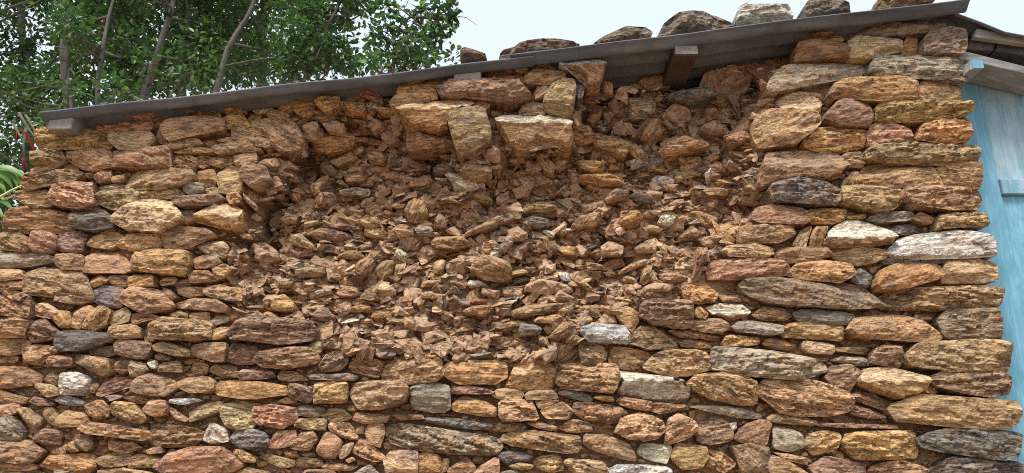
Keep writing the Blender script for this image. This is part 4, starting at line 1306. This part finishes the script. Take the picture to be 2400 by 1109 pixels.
# ------------------------------------------------------------------ rubble in the breach
rl = np.array(rub.location)
for i, (c, p) in enumerate(rubble):
    cx, cy = p.mean(0)
    dep = float(breach_depth(cx, cy))
    wc = at(cx, cy, dep)
    dep = min(dep + 0.02, float(core_y(np.array([wc[0]]), np.array([wc[2]]))[0]))
    yb = dep - 0.03
    if cy < 235: yb = max(yb, 0.27)
    w3 = at(p[:, 0], p[:, 1], yb)
    P2 = w3[:, [0, 2]]
    P2 = P2.mean(0) + (P2 - P2.mean(0)) * 1.06
    size = math.sqrt(poly_area(P2))
    H = float(np.clip(size * rngw.uniform(0.5, 0.85), 0.025, 0.12))
    mud = c == 'm'
    if cy < 235: H *= 0.6
    V, F, t, G, c0 = make_stone(P2, 3000 + i, H * (0.8 if mud else 1), 0.09, PAL[c], facet=0.9, y0=yb, rough=2.2 if mud else 1.0, strata=0.15 if mud else 0.8)
    me = mesh_from('mud_lump' if mud else 'rubble_stone', V, F, M_MUD if mud else M_STONE)
    set_col(me, np.array(t) * 0.97); set_grain(me, G)
    link('mud_lump' if mud else 'rubble_stone', me, rub, (c0[0] - rl[0], -rl[1], c0[1] - rl[2]))

# loose shards: first the larger ones as single pieces, the rest as one mass
SH_ME = []
for k, (V, F) in enumerate(BIG_SHARDS):
    me = mesh_from('shard', V, F, M_STONE)
    set_col(me, (1, 1, 1)); set_grain(me, V * 0.06 * np.array((1, 1, 1)) + k * 1.3)
    SH_ME.append(me)
rp = rngw.uniform([520, 140], [1860, 850], (60000, 2))
rp = rp[inside(BREACH, rp[:, 0], rp[:, 1])]
topy = np.interp(rp[:, 0], TOP[:, 0], TOP[:, 1])
rp = rp[rp[:, 1] > topy + 4]
shard_cols = 'bbtttttoeeerggddpcctw'
onr = np.zeros(len(rp), bool)
for _, p in rubble: onr |= inside(p, rp[:, 0], rp[:, 1])
hh = sum(a_ * np.exp(-((rp[:, 0] - hx) / sx) ** 2 - ((rp[:, 1] - hy) / sy) ** 2) for hx, hy, sx, sy, a_ in HOLLOWS)
keep = rngw.rand(len(rp)) > hh * 4.5
rp, onr = rp[keep], onr[keep]
rp = np.concatenate([rp[~onr], rp[onr][:900]]); rp = rp[rngw.permutation(len(rp))][:9000]
_w = at(rp[:, 0], rp[:, 1], breach_depth(rp[:, 0], rp[:, 1]))
_y = core_y(_w[:, 0], _w[:, 2])
RW = at(rp[:, 0], rp[:, 1], _y)
def shard_pose(k, L, sink):
    nrm = np.array((rngw.normal() * 0.28, -abs(rngw.normal()) * 0.55, 1.0)) if rngw.rand() < 0.72 else np.array((rngw.normal() * 0.6, -rngw.uniform(0.3, 1.0), rngw.uniform(-0.6, 0.9)))
    nrm /= np.linalg.norm(nrm)
    return RW[k] + np.array((0, -1, 0)) * L * sink, rot_from(nrm, rngw.uniform(0, 6.28) if rngw.rand() < .3 else rngw.normal() * 0.5)
for k in range(172):
    L = rngw.uniform(0.08, 0.20)
    loc, Rm = shard_pose(k, L, 0.14)
    j = rngw.randint(len(SH_ME))
    o = link('shard', SH_ME[j], rub)
    c = np.array(PAL[rngw.choice(list(shard_cols))]) * rngw.uniform(0.8, 1.2)
    o.color = (*np.clip(c, 0, 1), 1)
    M = Matrix(((Rm * np.array((L, L, L * rngw.uniform(.9, 1.9))))).tolist()).to_4x4()
    M.translation = Vector(loc - rl)
    o.matrix_local = M
fines = Bag(); clods = Bag()
for k in range(200, 200 + 4300):
    if rngw.rand() < 0.66:
        L = 0.022 + 0.12 * rngw.rand() ** 2.1
        loc, Rm = shard_pose(k, L, 0.10)
        V, F = FINE_SHARDS[rngw.randint(len(SHARDS))]
        v = (V * L * np.array((1, 1, rngw.uniform(.9, 2.2)))) @ Rm.T + loc
        c = np.array(PAL[rngw.choice(list(shard_cols))]) * rngw.uniform(0.8, 1.25)
        if rngw.rand() < 0.35: c = np.array((0.45, 0.305, 0.198)) * rngw.uniform(0.8, 1.15)
        fines.add(v, F, c, (v - loc) + rngw.uniform(0, 60))
    else:
        L = 0.018 + 0.11 * rngw.rand() ** 2.6
        loc, Rm = shard_pose(k, L, 0.02)
        V, F = CLODS[rngw.randint(len(CLODS))]
        v = (V * L) @ Rm.T + loc
        clods.add(v, F, (1, 1, 1), v)
co_ = clods.build('mud_clods', rub, M_MUD); tag(co_, kind='stuff')
ff = fines.build('crumbled_shards', rub, M_STONE)
tag(ff, kind='stuff')

# ------------------------------------------------------------------ roof of corrugated sheets on purlins
YE = -0.185
e0 = at(92, 266, YE); e1 = at(2272, 10, YE)
slope = (e1[2] - e0[2]) / (e1[0] - e0[0])
def roof_z(x): return e0[2] + slope * (x - e0[0])
roof = empty('corrugated_roof', (float(e0[0]), YE, float(e0[2])), 'low grey corrugated sheet roof sloping up to the right over the stone wall', 'roof')
WL, AM, TH = 0.137, 0.021, 0.007
def sheet(x0, x1, lift, y0, y1, seed, zf=None):
    nx = max(2, int((x1 - x0) / 0.12)); ny = int((y1 - y0) / (WL / 14))
    xs_ = np.linspace(x0, x1, nx); ys_ = np.linspace(y0, y1, ny)
    X, Yy = np.meshgrid(xs_, ys_)
    base = (zf or roof_z)(X)
    Zz = base + lift + AM * np.cos((Yy - YE) * 2 * math.pi / WL + 0.6) + vnoise(X * 1.2, Yy * 1.5, 0, seed) * 0.008 + vnoise(X * 3.1, Yy * 0.3, 2, seed) * 0.004
    Yy = Yy + vnoise(X * 1.5, 0 * X, 0, seed + 3) * 0.010
    top = np.stack([X, Yy, Zz + TH], -1).reshape(-1, 3); bot = np.stack([X, Yy, Zz], -1).reshape(-1, 3)
    n = nx * ny; V = np.concatenate([top, bot])
    I = np.arange(n).reshape(ny, nx)
    a, b, c, d = I[:-1, :-1].ravel(), I[:-1, 1:].ravel(), I[1:, 1:].ravel(), I[1:, :-1].ravel()
    F = [tuple(f) for f in np.stack([a, b, c, d], -1)] + [tuple(f) for f in np.stack([d, c, b, a], -1) + n]
    ringi = list(I[0, :]) + list(I[1:, -1]) + list(I[-1, -2::-1]) + list(I[-2:0:-1, 0])
    for i in range(len(ringi)):
        p, r_ = ringi[i], ringi[(i + 1) % len(ringi)]
        F.append((r_, p, p + n, r_ + n))
    return V, F
xl = at(1203, 135, YE)[0]
for (x0, x1, lift, sd, yo) in ((e0[0], xl + 0.12, -0.014, 1, YE + 0.006), (xl - 0.02, e1[0] + 0.0, -0.002, 2, YE - 0.012)):
    V, F = sheet(x0, x1, lift, yo, YE + WL * 8.4, sd)
    part('roof_sheet', V, F, M_SHEET, roof, True)
    V, F = sheet(x0, x1, lift + .011, YE + WL * 8.0, 5.1, sd + 7)
    part('roof_sheet', V, F, M_SHEET, roof, True)
# right slope beyond the ridge
r0 = at(2236, 22, -0.14); r1 = at(2300, 45, -0.14); r2 = at(2345, 66, -0.14); r3 = at(2440, 84, -0.14)
rx = [r0[0], r1[0], r2[0], r3[0], r3[0] + 1.3]; rz = [r0[2], r1[2], r2[2], r3[2], r3[2] - 0.16]
def right_z(x): return np.interp(x, rx, rz)
V, F = sheet(r0[0], r3[0] + 1.3, -0.012, -0.14, 5.1, 21, right_z)
part('roof_sheet', V, F, M_SHEET, roof, True)

# back wall and far right wall close the house under its roof
bk = [(-2.71, 4.6, 0.0), (4.3, 4.6, 0.0), (4.3, 4.6, float(right_z(4.3)) - 0.05), (float(r0[0]), 4.6, float(r0[2]) - 0.06), (-2.71, 4.6, float(roof_z(-2.71)) - 0.05)]
V, F = prism(bk, (0, 0.4, 0)); link('back_wall', mesh_from('back_wall', V, F, M_MUD), wall)
V, F = boxv((4.0, 0.25, 0), (4.3, 4.59, float(right_z(4.3)) - 0.05)); link('side_wall', mesh_from('side_wall', V, F, M_MUD), wall)

def purlin(name, px0, px1, pyt, pyb, Yf, Yb, mat, skew=0.0):
    a = at(px0, pyb, Yf); b = at(px1, pyb, Yf); c = at(px1, pyt, Yf); d = at(px0, pyt, Yf)
    x0, x1 = a[0], b[0]; z0 = (a[2] + b[2]) / 2; z1 = (c[2] + d[2]) / 2
    front = [(x0, Yf, z0), (x1, Yf, z0), (x1, Yf, z1 + slope * (x1 - x0)), (x0, Yf, z1)]
    V, F = prism(front, (0, Yb - Yf, 0))
    o = part(name, V, F, mat, roof); bevel(o, 0.005)
    return o
p1 = purlin('purlin', 110, 166, 264, 303, -0.145, 4.9, M_WOOD_GREY)
tag(p1, 'pale grey squared purlin end at the low left corner')
p2 = purlin('purlin', 1063, 1127, 163, 203, -0.13, 4.9, M_WOOD_GREY)
p3 = purlin('purlin', 1580, 1637, 104, 130, -0.14, 4.9, M_WOOD_RED)
tag(p3, 'bare reddish brown purlin jutting out over the hole')
def end_face(p, px0, px1, pyt, pyb, Yf, mat, name):
    a = at(px0, pyb, Yf); b = at(px1, pyt, Yf)
    V, F = boxv((a[0], Yf - 0.003, a[2]), (b[0], Yf + 0.0, b[2]))
    return part(name, V, F, mat, p)
end_face(p3, 1583, 1634, 108, 127, -0.141, M_WOOD_GREY, 'sawn_end')
p4 = purlin('purlin', 2194, 2244, 44, 76, -0.06, 4.9, M_WOOD_DARK)

# dry litter along the roof edge
lit = Bag()
for k in range(420):
    px = rngw.uniform(330, 1010)
    x = at(px, 200, YE)[0]; y = YE + abs(rngw.normal()) * 0.05 + 0.012
    z = roof_z(x) + AM * math.cos((y - YE) * 2 * math.pi / WL + 0.6) + TH + rngw.uniform(0.002, 0.022)
    V, F = SHARDS[rngw.randint(len(SHARDS))]
    L = rngw.uniform(0.02, 0.075)
    v = (V * np.array((L, L * rngw.uniform(0.15, 0.5), L * 0.25))) @ rot_from((rngw.normal() * .3, rngw.normal() * .3, 1), rngw.normal() * 0.6).T + np.array((x, y, z))
    lit.add(v, F, (1, 1, 1), v)
lo = lit.build('dry_leaf_litter', roof, M_LITTER); tag(lo, kind='stuff')

# stones weighing down the sheets
ROOFST = [
 ('p', [(1080,152),(1083,129),(1100,126),(1113,135),(1138,139),(1142,152)], 'small dark stone at the low end of the row on the roof'),
 ('p', [(1165,146),(1180,118),(1215,112),(1250,108),(1310,96),(1340,103),(1358,116),(1350,130)], 'long low brown stone with a peaked top lying on the roof'),
 ('d', [(1385,118),(1430,88),(1470,71),(1512,66),(1525,78),(1524,104)], 'wedge shaped purplish stone on the roof, rising to the right'),
 ('g', [(1538,98),(1553,62),(1580,45),(1610,38),(1660,42),(1700,50),(1722,66),(1722,80)], 'broad domed grey stone on the roof beside the blocky one'),
 ('w', [(1719,76),(1722,36),(1737,20),(1765,15),(1842,14),(1851,24),(1853,60)], 'pale blocky stone with a flat top, standing on the roof'),
 ('g', [(1870,58),(1876,22),(1900,11),(1945,3),(1975,1),(1987,40)], 'grey flat topped stone on the roof near its upper end'),
 ('e', [(2033,38),(2058,4),(2076,-18),(2150,-24),(2175,-8),(2178,20)], 'olive grey stone cut by the top of the picture, on the roof'),
]
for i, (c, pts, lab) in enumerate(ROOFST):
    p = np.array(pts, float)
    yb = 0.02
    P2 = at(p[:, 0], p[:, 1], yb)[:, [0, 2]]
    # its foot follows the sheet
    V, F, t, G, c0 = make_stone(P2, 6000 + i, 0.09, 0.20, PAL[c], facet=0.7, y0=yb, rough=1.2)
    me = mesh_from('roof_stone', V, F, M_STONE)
    set_col(me, np.array(t) * (0.8 if c == 'w' else 0.52) * np.array((0.95, 1.0, 1.08)), 0.35); set_grain(me, G)  # tint darkened and cooled: backlight against the sky put into the stone colour
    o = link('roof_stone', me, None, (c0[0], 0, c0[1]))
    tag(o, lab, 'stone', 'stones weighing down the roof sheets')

# ------------------------------------------------------------------ blue timber front right of the corner
YB = 0.16
bw = empty('blue_timber_wall', tuple(at(2300, 1109, YB) * np.array((1, 1, 0))), 'worn sky blue painted timber wall right of the stone corner', 'timber wall')
def board(name, x0, x1, z0, z1, y0, y1, mat, parent=bw, lean=0.0):
    V = [(x0, y0, z0), (x1, y0, z0), (x1, y1, z0), (x0, y1, z0), (x0 + lean, y0, z1), (x1 + lean, y0, z1), (x1 + lean, y1, z1), (x0 + lean, y1, z1)]
    _, F = boxv((0, 0, 0), (1, 1, 1))
    o = part(name, V, F, mat, parent); bevel(o, 0.004); return o
b_l = at(2262, 300, YB)[0]; b_m = at(2345, 440, YB)[0]; b_m2 = at(2312, 210, YB)[0]
ztop = at(2300, 165, YB)[2]; zr0 = at(2380, 456, YB)[2]; zr1 = at(2380, 420, YB)[2]
xm = b_m
board('frame_post', 2.50, xm - 0.22, 0.0, ztop + 0.05, YB, YB + 0.05, M_BLUE)
board('frame_post', xm - 0.216, xm, 0.0, ztop + 0.05, YB + 0.004, YB + 0.05, M_BLUE)
board('upper_panel', xm + 0.003, xm + 0.30, zr1, ztop + 0.05, YB + 0.012, YB + 0.045, M_BLUE_PALE)
board('upper_panel', xm + 0.303, xm + 0.62, zr1, ztop + 0.05, YB + 0.014, YB + 0.045, M_BLUE_PALE)
board('rail', xm + 0.003, xm + 0.62, zr0, zr1 - 0.003, YB - 0.012, YB + 0.045, M_BLUE_PALE)
board('lower_panel', xm + 0.003, xm + 0.62, 0.0, zr0 - 0.003, YB + 0.018, YB + 0.045, M_BLUE)
for k in range(4):
    board('plank', xm + 0.623 + k * 0.24, xm + 0.86 + k * 0.24, 0, ztop + 0.05, YB + 0.005 * (k % 2), YB + 0.045, M_BLUE)
# timbers under the right eave
def timber(name, quad, Y0, Y1, mat, parent):
    P = [at(x, y, Y0) for x, y in quad]          # lower-left, lower-right, upper-right, upper-left
    V, F = prism(P, (0, Y1 - Y0, 0))
    o = part(name, V, F, mat, parent); bevel(o, 0.004); return o
timber('beam', [(2248, 137), (2470, 188), (2470, 172), (2252, 117)], -0.06, 0.15, M_WOOD_BEAM, bw)
br = timber('bracket', [(2274, 164), (2305, 162), (2305, 140), (2276, 138)], -0.12, 0.14, M_WOOD_BEAM, bw)
end_face(br, 2280, 2302, 142, 160, -0.121, M_BLUE, 'painted_end')
timber('fascia', [(2284, 86), (2470, 112), (2470, 98), (2290, 66)], -0.10, -0.06, M_WOOD_BEAM, roof)
timber('rafter', [(2266, 116), (2330, 118), (2335, 92), (2275, 88)], -0.04, 3.0, M_WOOD_DARK, roof)
timber('rafter', [(2334, 119), (2470, 140), (2470, 112), (2340, 94)], -0.035, 3.0, M_WOOD_DARK, roof)

# ------------------------------------------------------------------ trees behind the house
LEAFV = np.array([(0, 0, 0), (0.34, 0.27, 0.05), (0.62, 0.24, 0.04), (1, 0, -0.06), (0.62, -0.24, 0.04), (0.34, -0.27, 0.05), (0.45, 0, -0.03)])
LEAFF = np.array([(0, 1, 6), (1, 2, 6), (2, 3, 6), (3, 4, 6), (4, 5, 6), (5, 0, 6)])
rt = np.random.RandomState(77)
def leaves(name, clumps, parent, size=0.098, tone=1.0):
    Vs, Fs, Cs = [], [], []; n = 0
    for (c, rad_, cnt) in clumps:
        P = rt.normal(size=(cnt, 3)); P /= np.linalg.norm(P, axis=1, keepdims=True)
        P *= (rt.rand(cnt, 1) ** 0.45) * rad_ * np.array((1, 1, 0.8))
        ct = rt.uniform(0.75, 1.25)
        for p in P:
            d = p / (np.linalg.norm(p) + 1e-6) + rt.normal(size=3) * 0.7 + np.array((0, 0, -0.25))
            d /= np.linalg.norm(d)
            up = np.array((0, 0, 1.0)) + rt.normal(size=3) * 0.6
            s_ = np.cross(up, d); s_ /= (np.linalg.norm(s_) + 1e-6); w = np.cross(d, s_)
            L = size * rt.uniform(0.55, 1.4)
            v = (LEAFV[:, :1] * d + LEAFV[:, 1:2] * s_ + LEAFV[:, 2:] * w) * L + c + p
            Vs.append(v); Fs.append(LEAFF + n); n += len(v)
            h = rt.rand()
            col = np.array((0.030, 0.074, 0.030)) * (1 - h) + np.array((0.068, 0.142, 0.045)) * h
            if rt.rand() < 0.05: col = np.array((0.16, 0.22, 0.06))
            Cs.append(np.tile(col * ct * tone, (len(v), 1)))
    V = np.concatenate(Vs); F = np.concatenate(Fs)
    me = mesh_from(name, V - np.array(parent.location), F, M_LEAF)
    set_col(me, np.concatenate(Cs))
    return link(name, me, parent)

def tree(label, trunk_px, Yt, wpx, clump_px, cnt, rad_, group='trees behind the house', size=0.098, limbs=None, tone=1.0):
    pts = [at(x, y, Yt) for x, y in trunk_px]
    base = np.array((pts[0][0], Yt, 0.0))
    t = empty('tree', tuple(base), label, 'tree', group)
    path = [base] + pts
    L = len(path)
    w0 = wpx / FPX * 0.5 * (Yt + 4) * 1.05
    # refine the path with a little wander
    fine_ = []
    for i in range(L - 1):
        for s_ in np.linspace(0, 1, 6, endpoint=False):
            p = path[i] * (1 - s_) + path[i + 1] * s_
            fine_.append(p + np.array((vnoise(p[2] * 1.3, Yt, 0, 5), vnoise(p[2] * 1.3, Yt, 3, 6), 0)) * 0.06)
    fine_.append(path[-1])
    rr = np.interp(np.linspace(0, 1, len(fine_)), [0, 0.5, 1], [w0 * 1.3, w0, w0 * 0.55])
    V, F = tube(fine_, rr, 9, int(wpx * 7), 0.10)
    part('trunk', V, F, M_BARK, t, True)
    tr = np.array(fine_)
    clumps = []
    bv, bf = [], []
    for (x, y, dy) in clump_px:
        c = at(x, y, Yt + dy)
        clumps.append((c, rad_ * rt.uniform(0.75, 1.3), int(cnt * rt.uniform(0.75, 1.5))))
        low = tr[(tr[:, 2] < c[2] - 0.1) & (tr[:, 2] > 2.0)]
        if not len(low): low = tr[tr[:, 2] > 2.0]
        s0 = low[np.argmin(np.linalg.norm(low - c, axis=1))]
        if (np.linalg.norm(s0 - c) > 1.4 or abs(s0[0] - c[0]) > 0.7) and rt.rand() < 0.85: continue
        mid = (s0 + c) / 2 + np.array((rt.normal() * .08, rt.normal() * .08, -0.08))
        v, f = tube([s0, mid, c, c + (c - mid) * 0.35], [0.024, 0.016, 0.010, 0.004], 5)
        bf += [tuple(i + len(bv) for i in q_) for q_ in f]; bv += v
        for _ in range(3):
            e = c + rt.normal(size=3) * rad_ * 0.7
            v, f = tube([c, (c + e) / 2 + rt.normal(size=3) * 0.03, e], [0.007, 0.005, 0.002], 4)
            bf += [tuple(i + len(bv) for i in q_) for q_ in f]; bv += v
    part('branches', bv, bf, M_BARK, t, True)
    leaves('crown', clumps, t, size, tone)
    return t

def cloud(x0, x1, y0, y1, n, holes=(), dd=1.3):
    out = []
    while len(out) < n:
        x, y = rt.uniform(x0, x1), rt.uniform(y0, y1)
        if any((x - hx) ** 2 + (y - hy) ** 2 < hr * hr for hx, hy, hr in holes): continue
        out.append((x, y, rt.uniform(0.2, 2.2 * dd) if rt.rand() < 0.88 else rt.uniform(-0.8, 0.2)))
    return out
HOLES = [(100, 40, 34), (115, 70, 22), (90, 90, 14), (375, 15, 24), (255, 190, 20), (15, 130, 22), (330, 90, 14), (140, 128, 9), (268, 110, 12)]
tree('leafy tree with a dark upright trunk, leftmost behind the roof', [(170, 270), (166, 150), (160, 60), (150, -120)], 6.0, 24,
     cloud(-260, 175, -260, 560, 190, HOLES), 85, 0.34)
tree('slender pale stemmed tree behind the low end of the roof', [(226, 262), (228, 190), (240, 120), (262, 0), (280, -140)], 5.2, 11,
     cloud(120, 330, -220, 230, 75, HOLES), 80, 0.32)
tree('tree whose trunk leans to the right behind the roof', [(330, 260), (352, 190), (385, 105), (402, 40), (425, -120)], 5.6, 18,
     cloud(270, 480, -240, 215, 85, HOLES), 80, 0.33)
tree('tree with a thick straight grey trunk in the midst of the leaves', [(428, 250), (430, 150), (441, 60), (450, -130)], 6.4, 22,
     cloud(380, 620, -240, 195, 105, HOLES), 80, 0.34)
tree('tree with a trunk slanting up to the right among dense leaves', [(505, 235), (545, 120), (590, 30), (640, -110)], 5.8, 15,
     cloud(500, 745, -200, 165, 75, [(600, 40, 26), (590, 75, 16), (745, 60, 10)]), 90, 0.32)
tree('airy leafy tree with sky showing between its branches', [(700, 220), (745, 120), (790, 20), (830, -80)], 5.4, 9,
     [(700, 30, .3), (735, 20, -.2), (770, 12, .2), (700, 75, -.3), (740, 60, 0), (785, 45, .4), (760, 95, -.4), (800, 85, .2), (720, 110, .3), (690, 130, -.2),
      (765, 130, .1), (800, 125, -.3), (735, 150, .2), (820, 145, .1), (690, 160, 0), (780, 155, -.2), (815, 20, .2), (845, 8, 0), (850, 32, .1), (700, -30, 0), (760, -40, .2), (820, -45, -.2)], 85, 0.27)
tree('outermost leafy shoots against the open sky, right end of the trees', [(900, 190), (935, 110), (975, 40), (1000, -30)], 5.0, 6,
     [(885, 72, 0), (880, 105, .2), (870, 140, -.2), (905, 120, .1), (900, 92, .2), (925, 60, 0), (905, 150, 0), (945, 75, .1), (965, 100, -.2), (955, 125, .1), (985, 120, .2),
      (1000, 95, 0), (1025, 85, .1), (990, 140, -.1), (1010, 125, .1), (960, 145, 0), (1030, 60, 0), (1045, 25, .1), (1000, 20, 0), (985, 45, .2), (945, 25, .1), (905, 12, 0), (1030, 0, 0), (1062, 130, 0), (1052, 35, .1), (925, 140, 0)], 44, 0.21)

tree('dark dense tree farther back, filling the gaps behind the left trunks', [(70, 420), (60, 200), (50, 0), (45, -200)], 9.0, 20,
     cloud(-320, 330, -300, 600, 210, HOLES), 75, 0.5, size=0.125, tone=0.75)
tree('dark dense tree farther back, behind the middle of the leaves', [(610, 260), (615, 120), (622, 0), (630, -200)], 9.0, 20,
     cloud(300, 730, -300, 190, 120, HOLES + [(600, 40, 26), (700, 30, 20), (690, 70, 16)]), 75, 0.45, size=0.125, tone=0.75)

# red cloth strips caught in the branches
twig = empty('bare_twigs', tuple(at(55, 300, 2.2)), 'bare grey twigs hanging beside the left corner of the wall', 'twigs')
for k, pp in enumerate(([(45, 265), (62, 295), (82, 322), (90, 345)], [(60, 270), (78, 300), (88, 330)], [(62, 300), (55, 340), (58, 380)], [(30, 290), (48, 320), (60, 345)])):
    V, F = tube([at(x, y, 2.2 + 0.05 * k) for x, y in pp], np.linspace(0.014, 0.006, len(pp)), 6)
    part('twig', V, F, M_BARK, twig, True)
for k, (pts, lab) in enumerate((([(38, 308), (40, 328)], 'short red cloth strip tied highest on the left twigs'),
                                ([(58, 308), (66, 325), (76, 345), (80, 362)], 'long red cloth strip closest to the wall corner'),
                                ([(54, 372), (58, 390), (60, 412)], 'lowest red cloth strip, above the big green leaf'))):
    V, F = [], []
    L = len(pts); w = 0.013 if k != 1 else 0.015
    for i, (x, y) in enumerate(pts):
        for s_ in np.linspace(0, 1, 4):
            c = at(x, y + 10 * (s_ - 0.5) * 0, 2.12 + 0.03 * math.sin(i * 2 + s_ * 4 + k))
            V.append((c[0] + (s_ - 0.5) * 2 * w, c[1], c[2] + 0.01 * math.sin(s_ * 5 + i)))
    for i in range(L - 1):
        for s_ in range(3): F.append((i*4+s_, i*4+s_+1, (i+1)*4+s_+1, (i+1)*4+s_))
    me = mesh_from('cloth_strip', np.array(V) - np.array(V[0]), F, M_RED, True)
    o = link('cloth_strip', me, None, tuple(V[0]))
    sm = o.modifiers.new('thick', 'SOLIDIFY'); sm.thickness = 0.004
    tag(o, lab, 'cloth', 'red cloth strips in the twigs')

# big pinnate leaf at the left edge
pl = empty('leafy_plant', tuple(at(-60, 480, 0.9) * np.array((1, 1, 0))), 'bright green plant with pale stalks at the left edge', 'plant')
V, F = tube([(at(-60, 480, 0.9) * np.array((1, 1, 0))), at(-70, 600, 0.9), at(-40, 500, .9), at(0, 462, .9), at(30, 445, 0.9), at(68, 427, 0.9)], [0.03, 0.025, 0.014, 0.010, 0.008, 0.004], 7)
part('stalk', V, F, M_STALK, pl, True)
V, F = tube([at(-70, 600, 0.92), at(-45, 495, .92), at(0, 472, .92), at(35, 458, 0.92), at(78, 450, 0.92)], [0.02, 0.012, 0.010, 0.008, 0.004], 7)
part('stalk', V, F, M_STALK, pl, True)
for k, (bx, by, tx, ty, wpx) in enumerate([(-30, 396, 62, 428, 16), (-20, 402, 50, 440, 15), (-5, 398, 40, 444, 12), (-25, 415, 28, 445, 16), (-40, 430, 12, 455, 16), (20, 405, 64, 436, 9), (-50, 400, 5, 425, 16), (-40, 470, 30, 500, 15), (-50, 480, 8, 520, 14)]):
    a = at(bx, by, 0.86 + 0.03 * (k % 3)); b = at(tx, ty, 0.90 + 0.02 * (k % 2))
    d = b - a; L = np.linalg.norm(d); d /= L
    s_ = np.cross(d, np.array((0.1, -0.8, 0.4))); s_ /= np.linalg.norm(s_)
    w = wpx / FPX * 2.7
    V, F = [], []
    for i, t_ in enumerate(np.linspace(0, 1, 9)):
        ww = w * math.sin(math.pi * min(1, t_ * 0.93 + 0.07)) ** 0.7
        c = a + d * L * t_ + np.array((0, 0, 0.05 * math.sin(math.pi * t_)))
        V += [c + s_ * ww + np.array((0, .01, .012)), c, c - s_ * ww + np.array((0, .01, .012))]
    for i in range(8):
        for j in (0, 1): F.append((i*3+j, i*3+j+1, (i+1)*3+j+1, (i+1)*3+j))
    o = part('leaf', np.array(V), F, M_LEAF, pl, True)
    set_col(o.data, np.array((0.10, 0.21, 0.045)) * rt.uniform(0.8, 1.2))
print('chinks', nch, 'stones', len(stones), 'rubble', len(rubble))
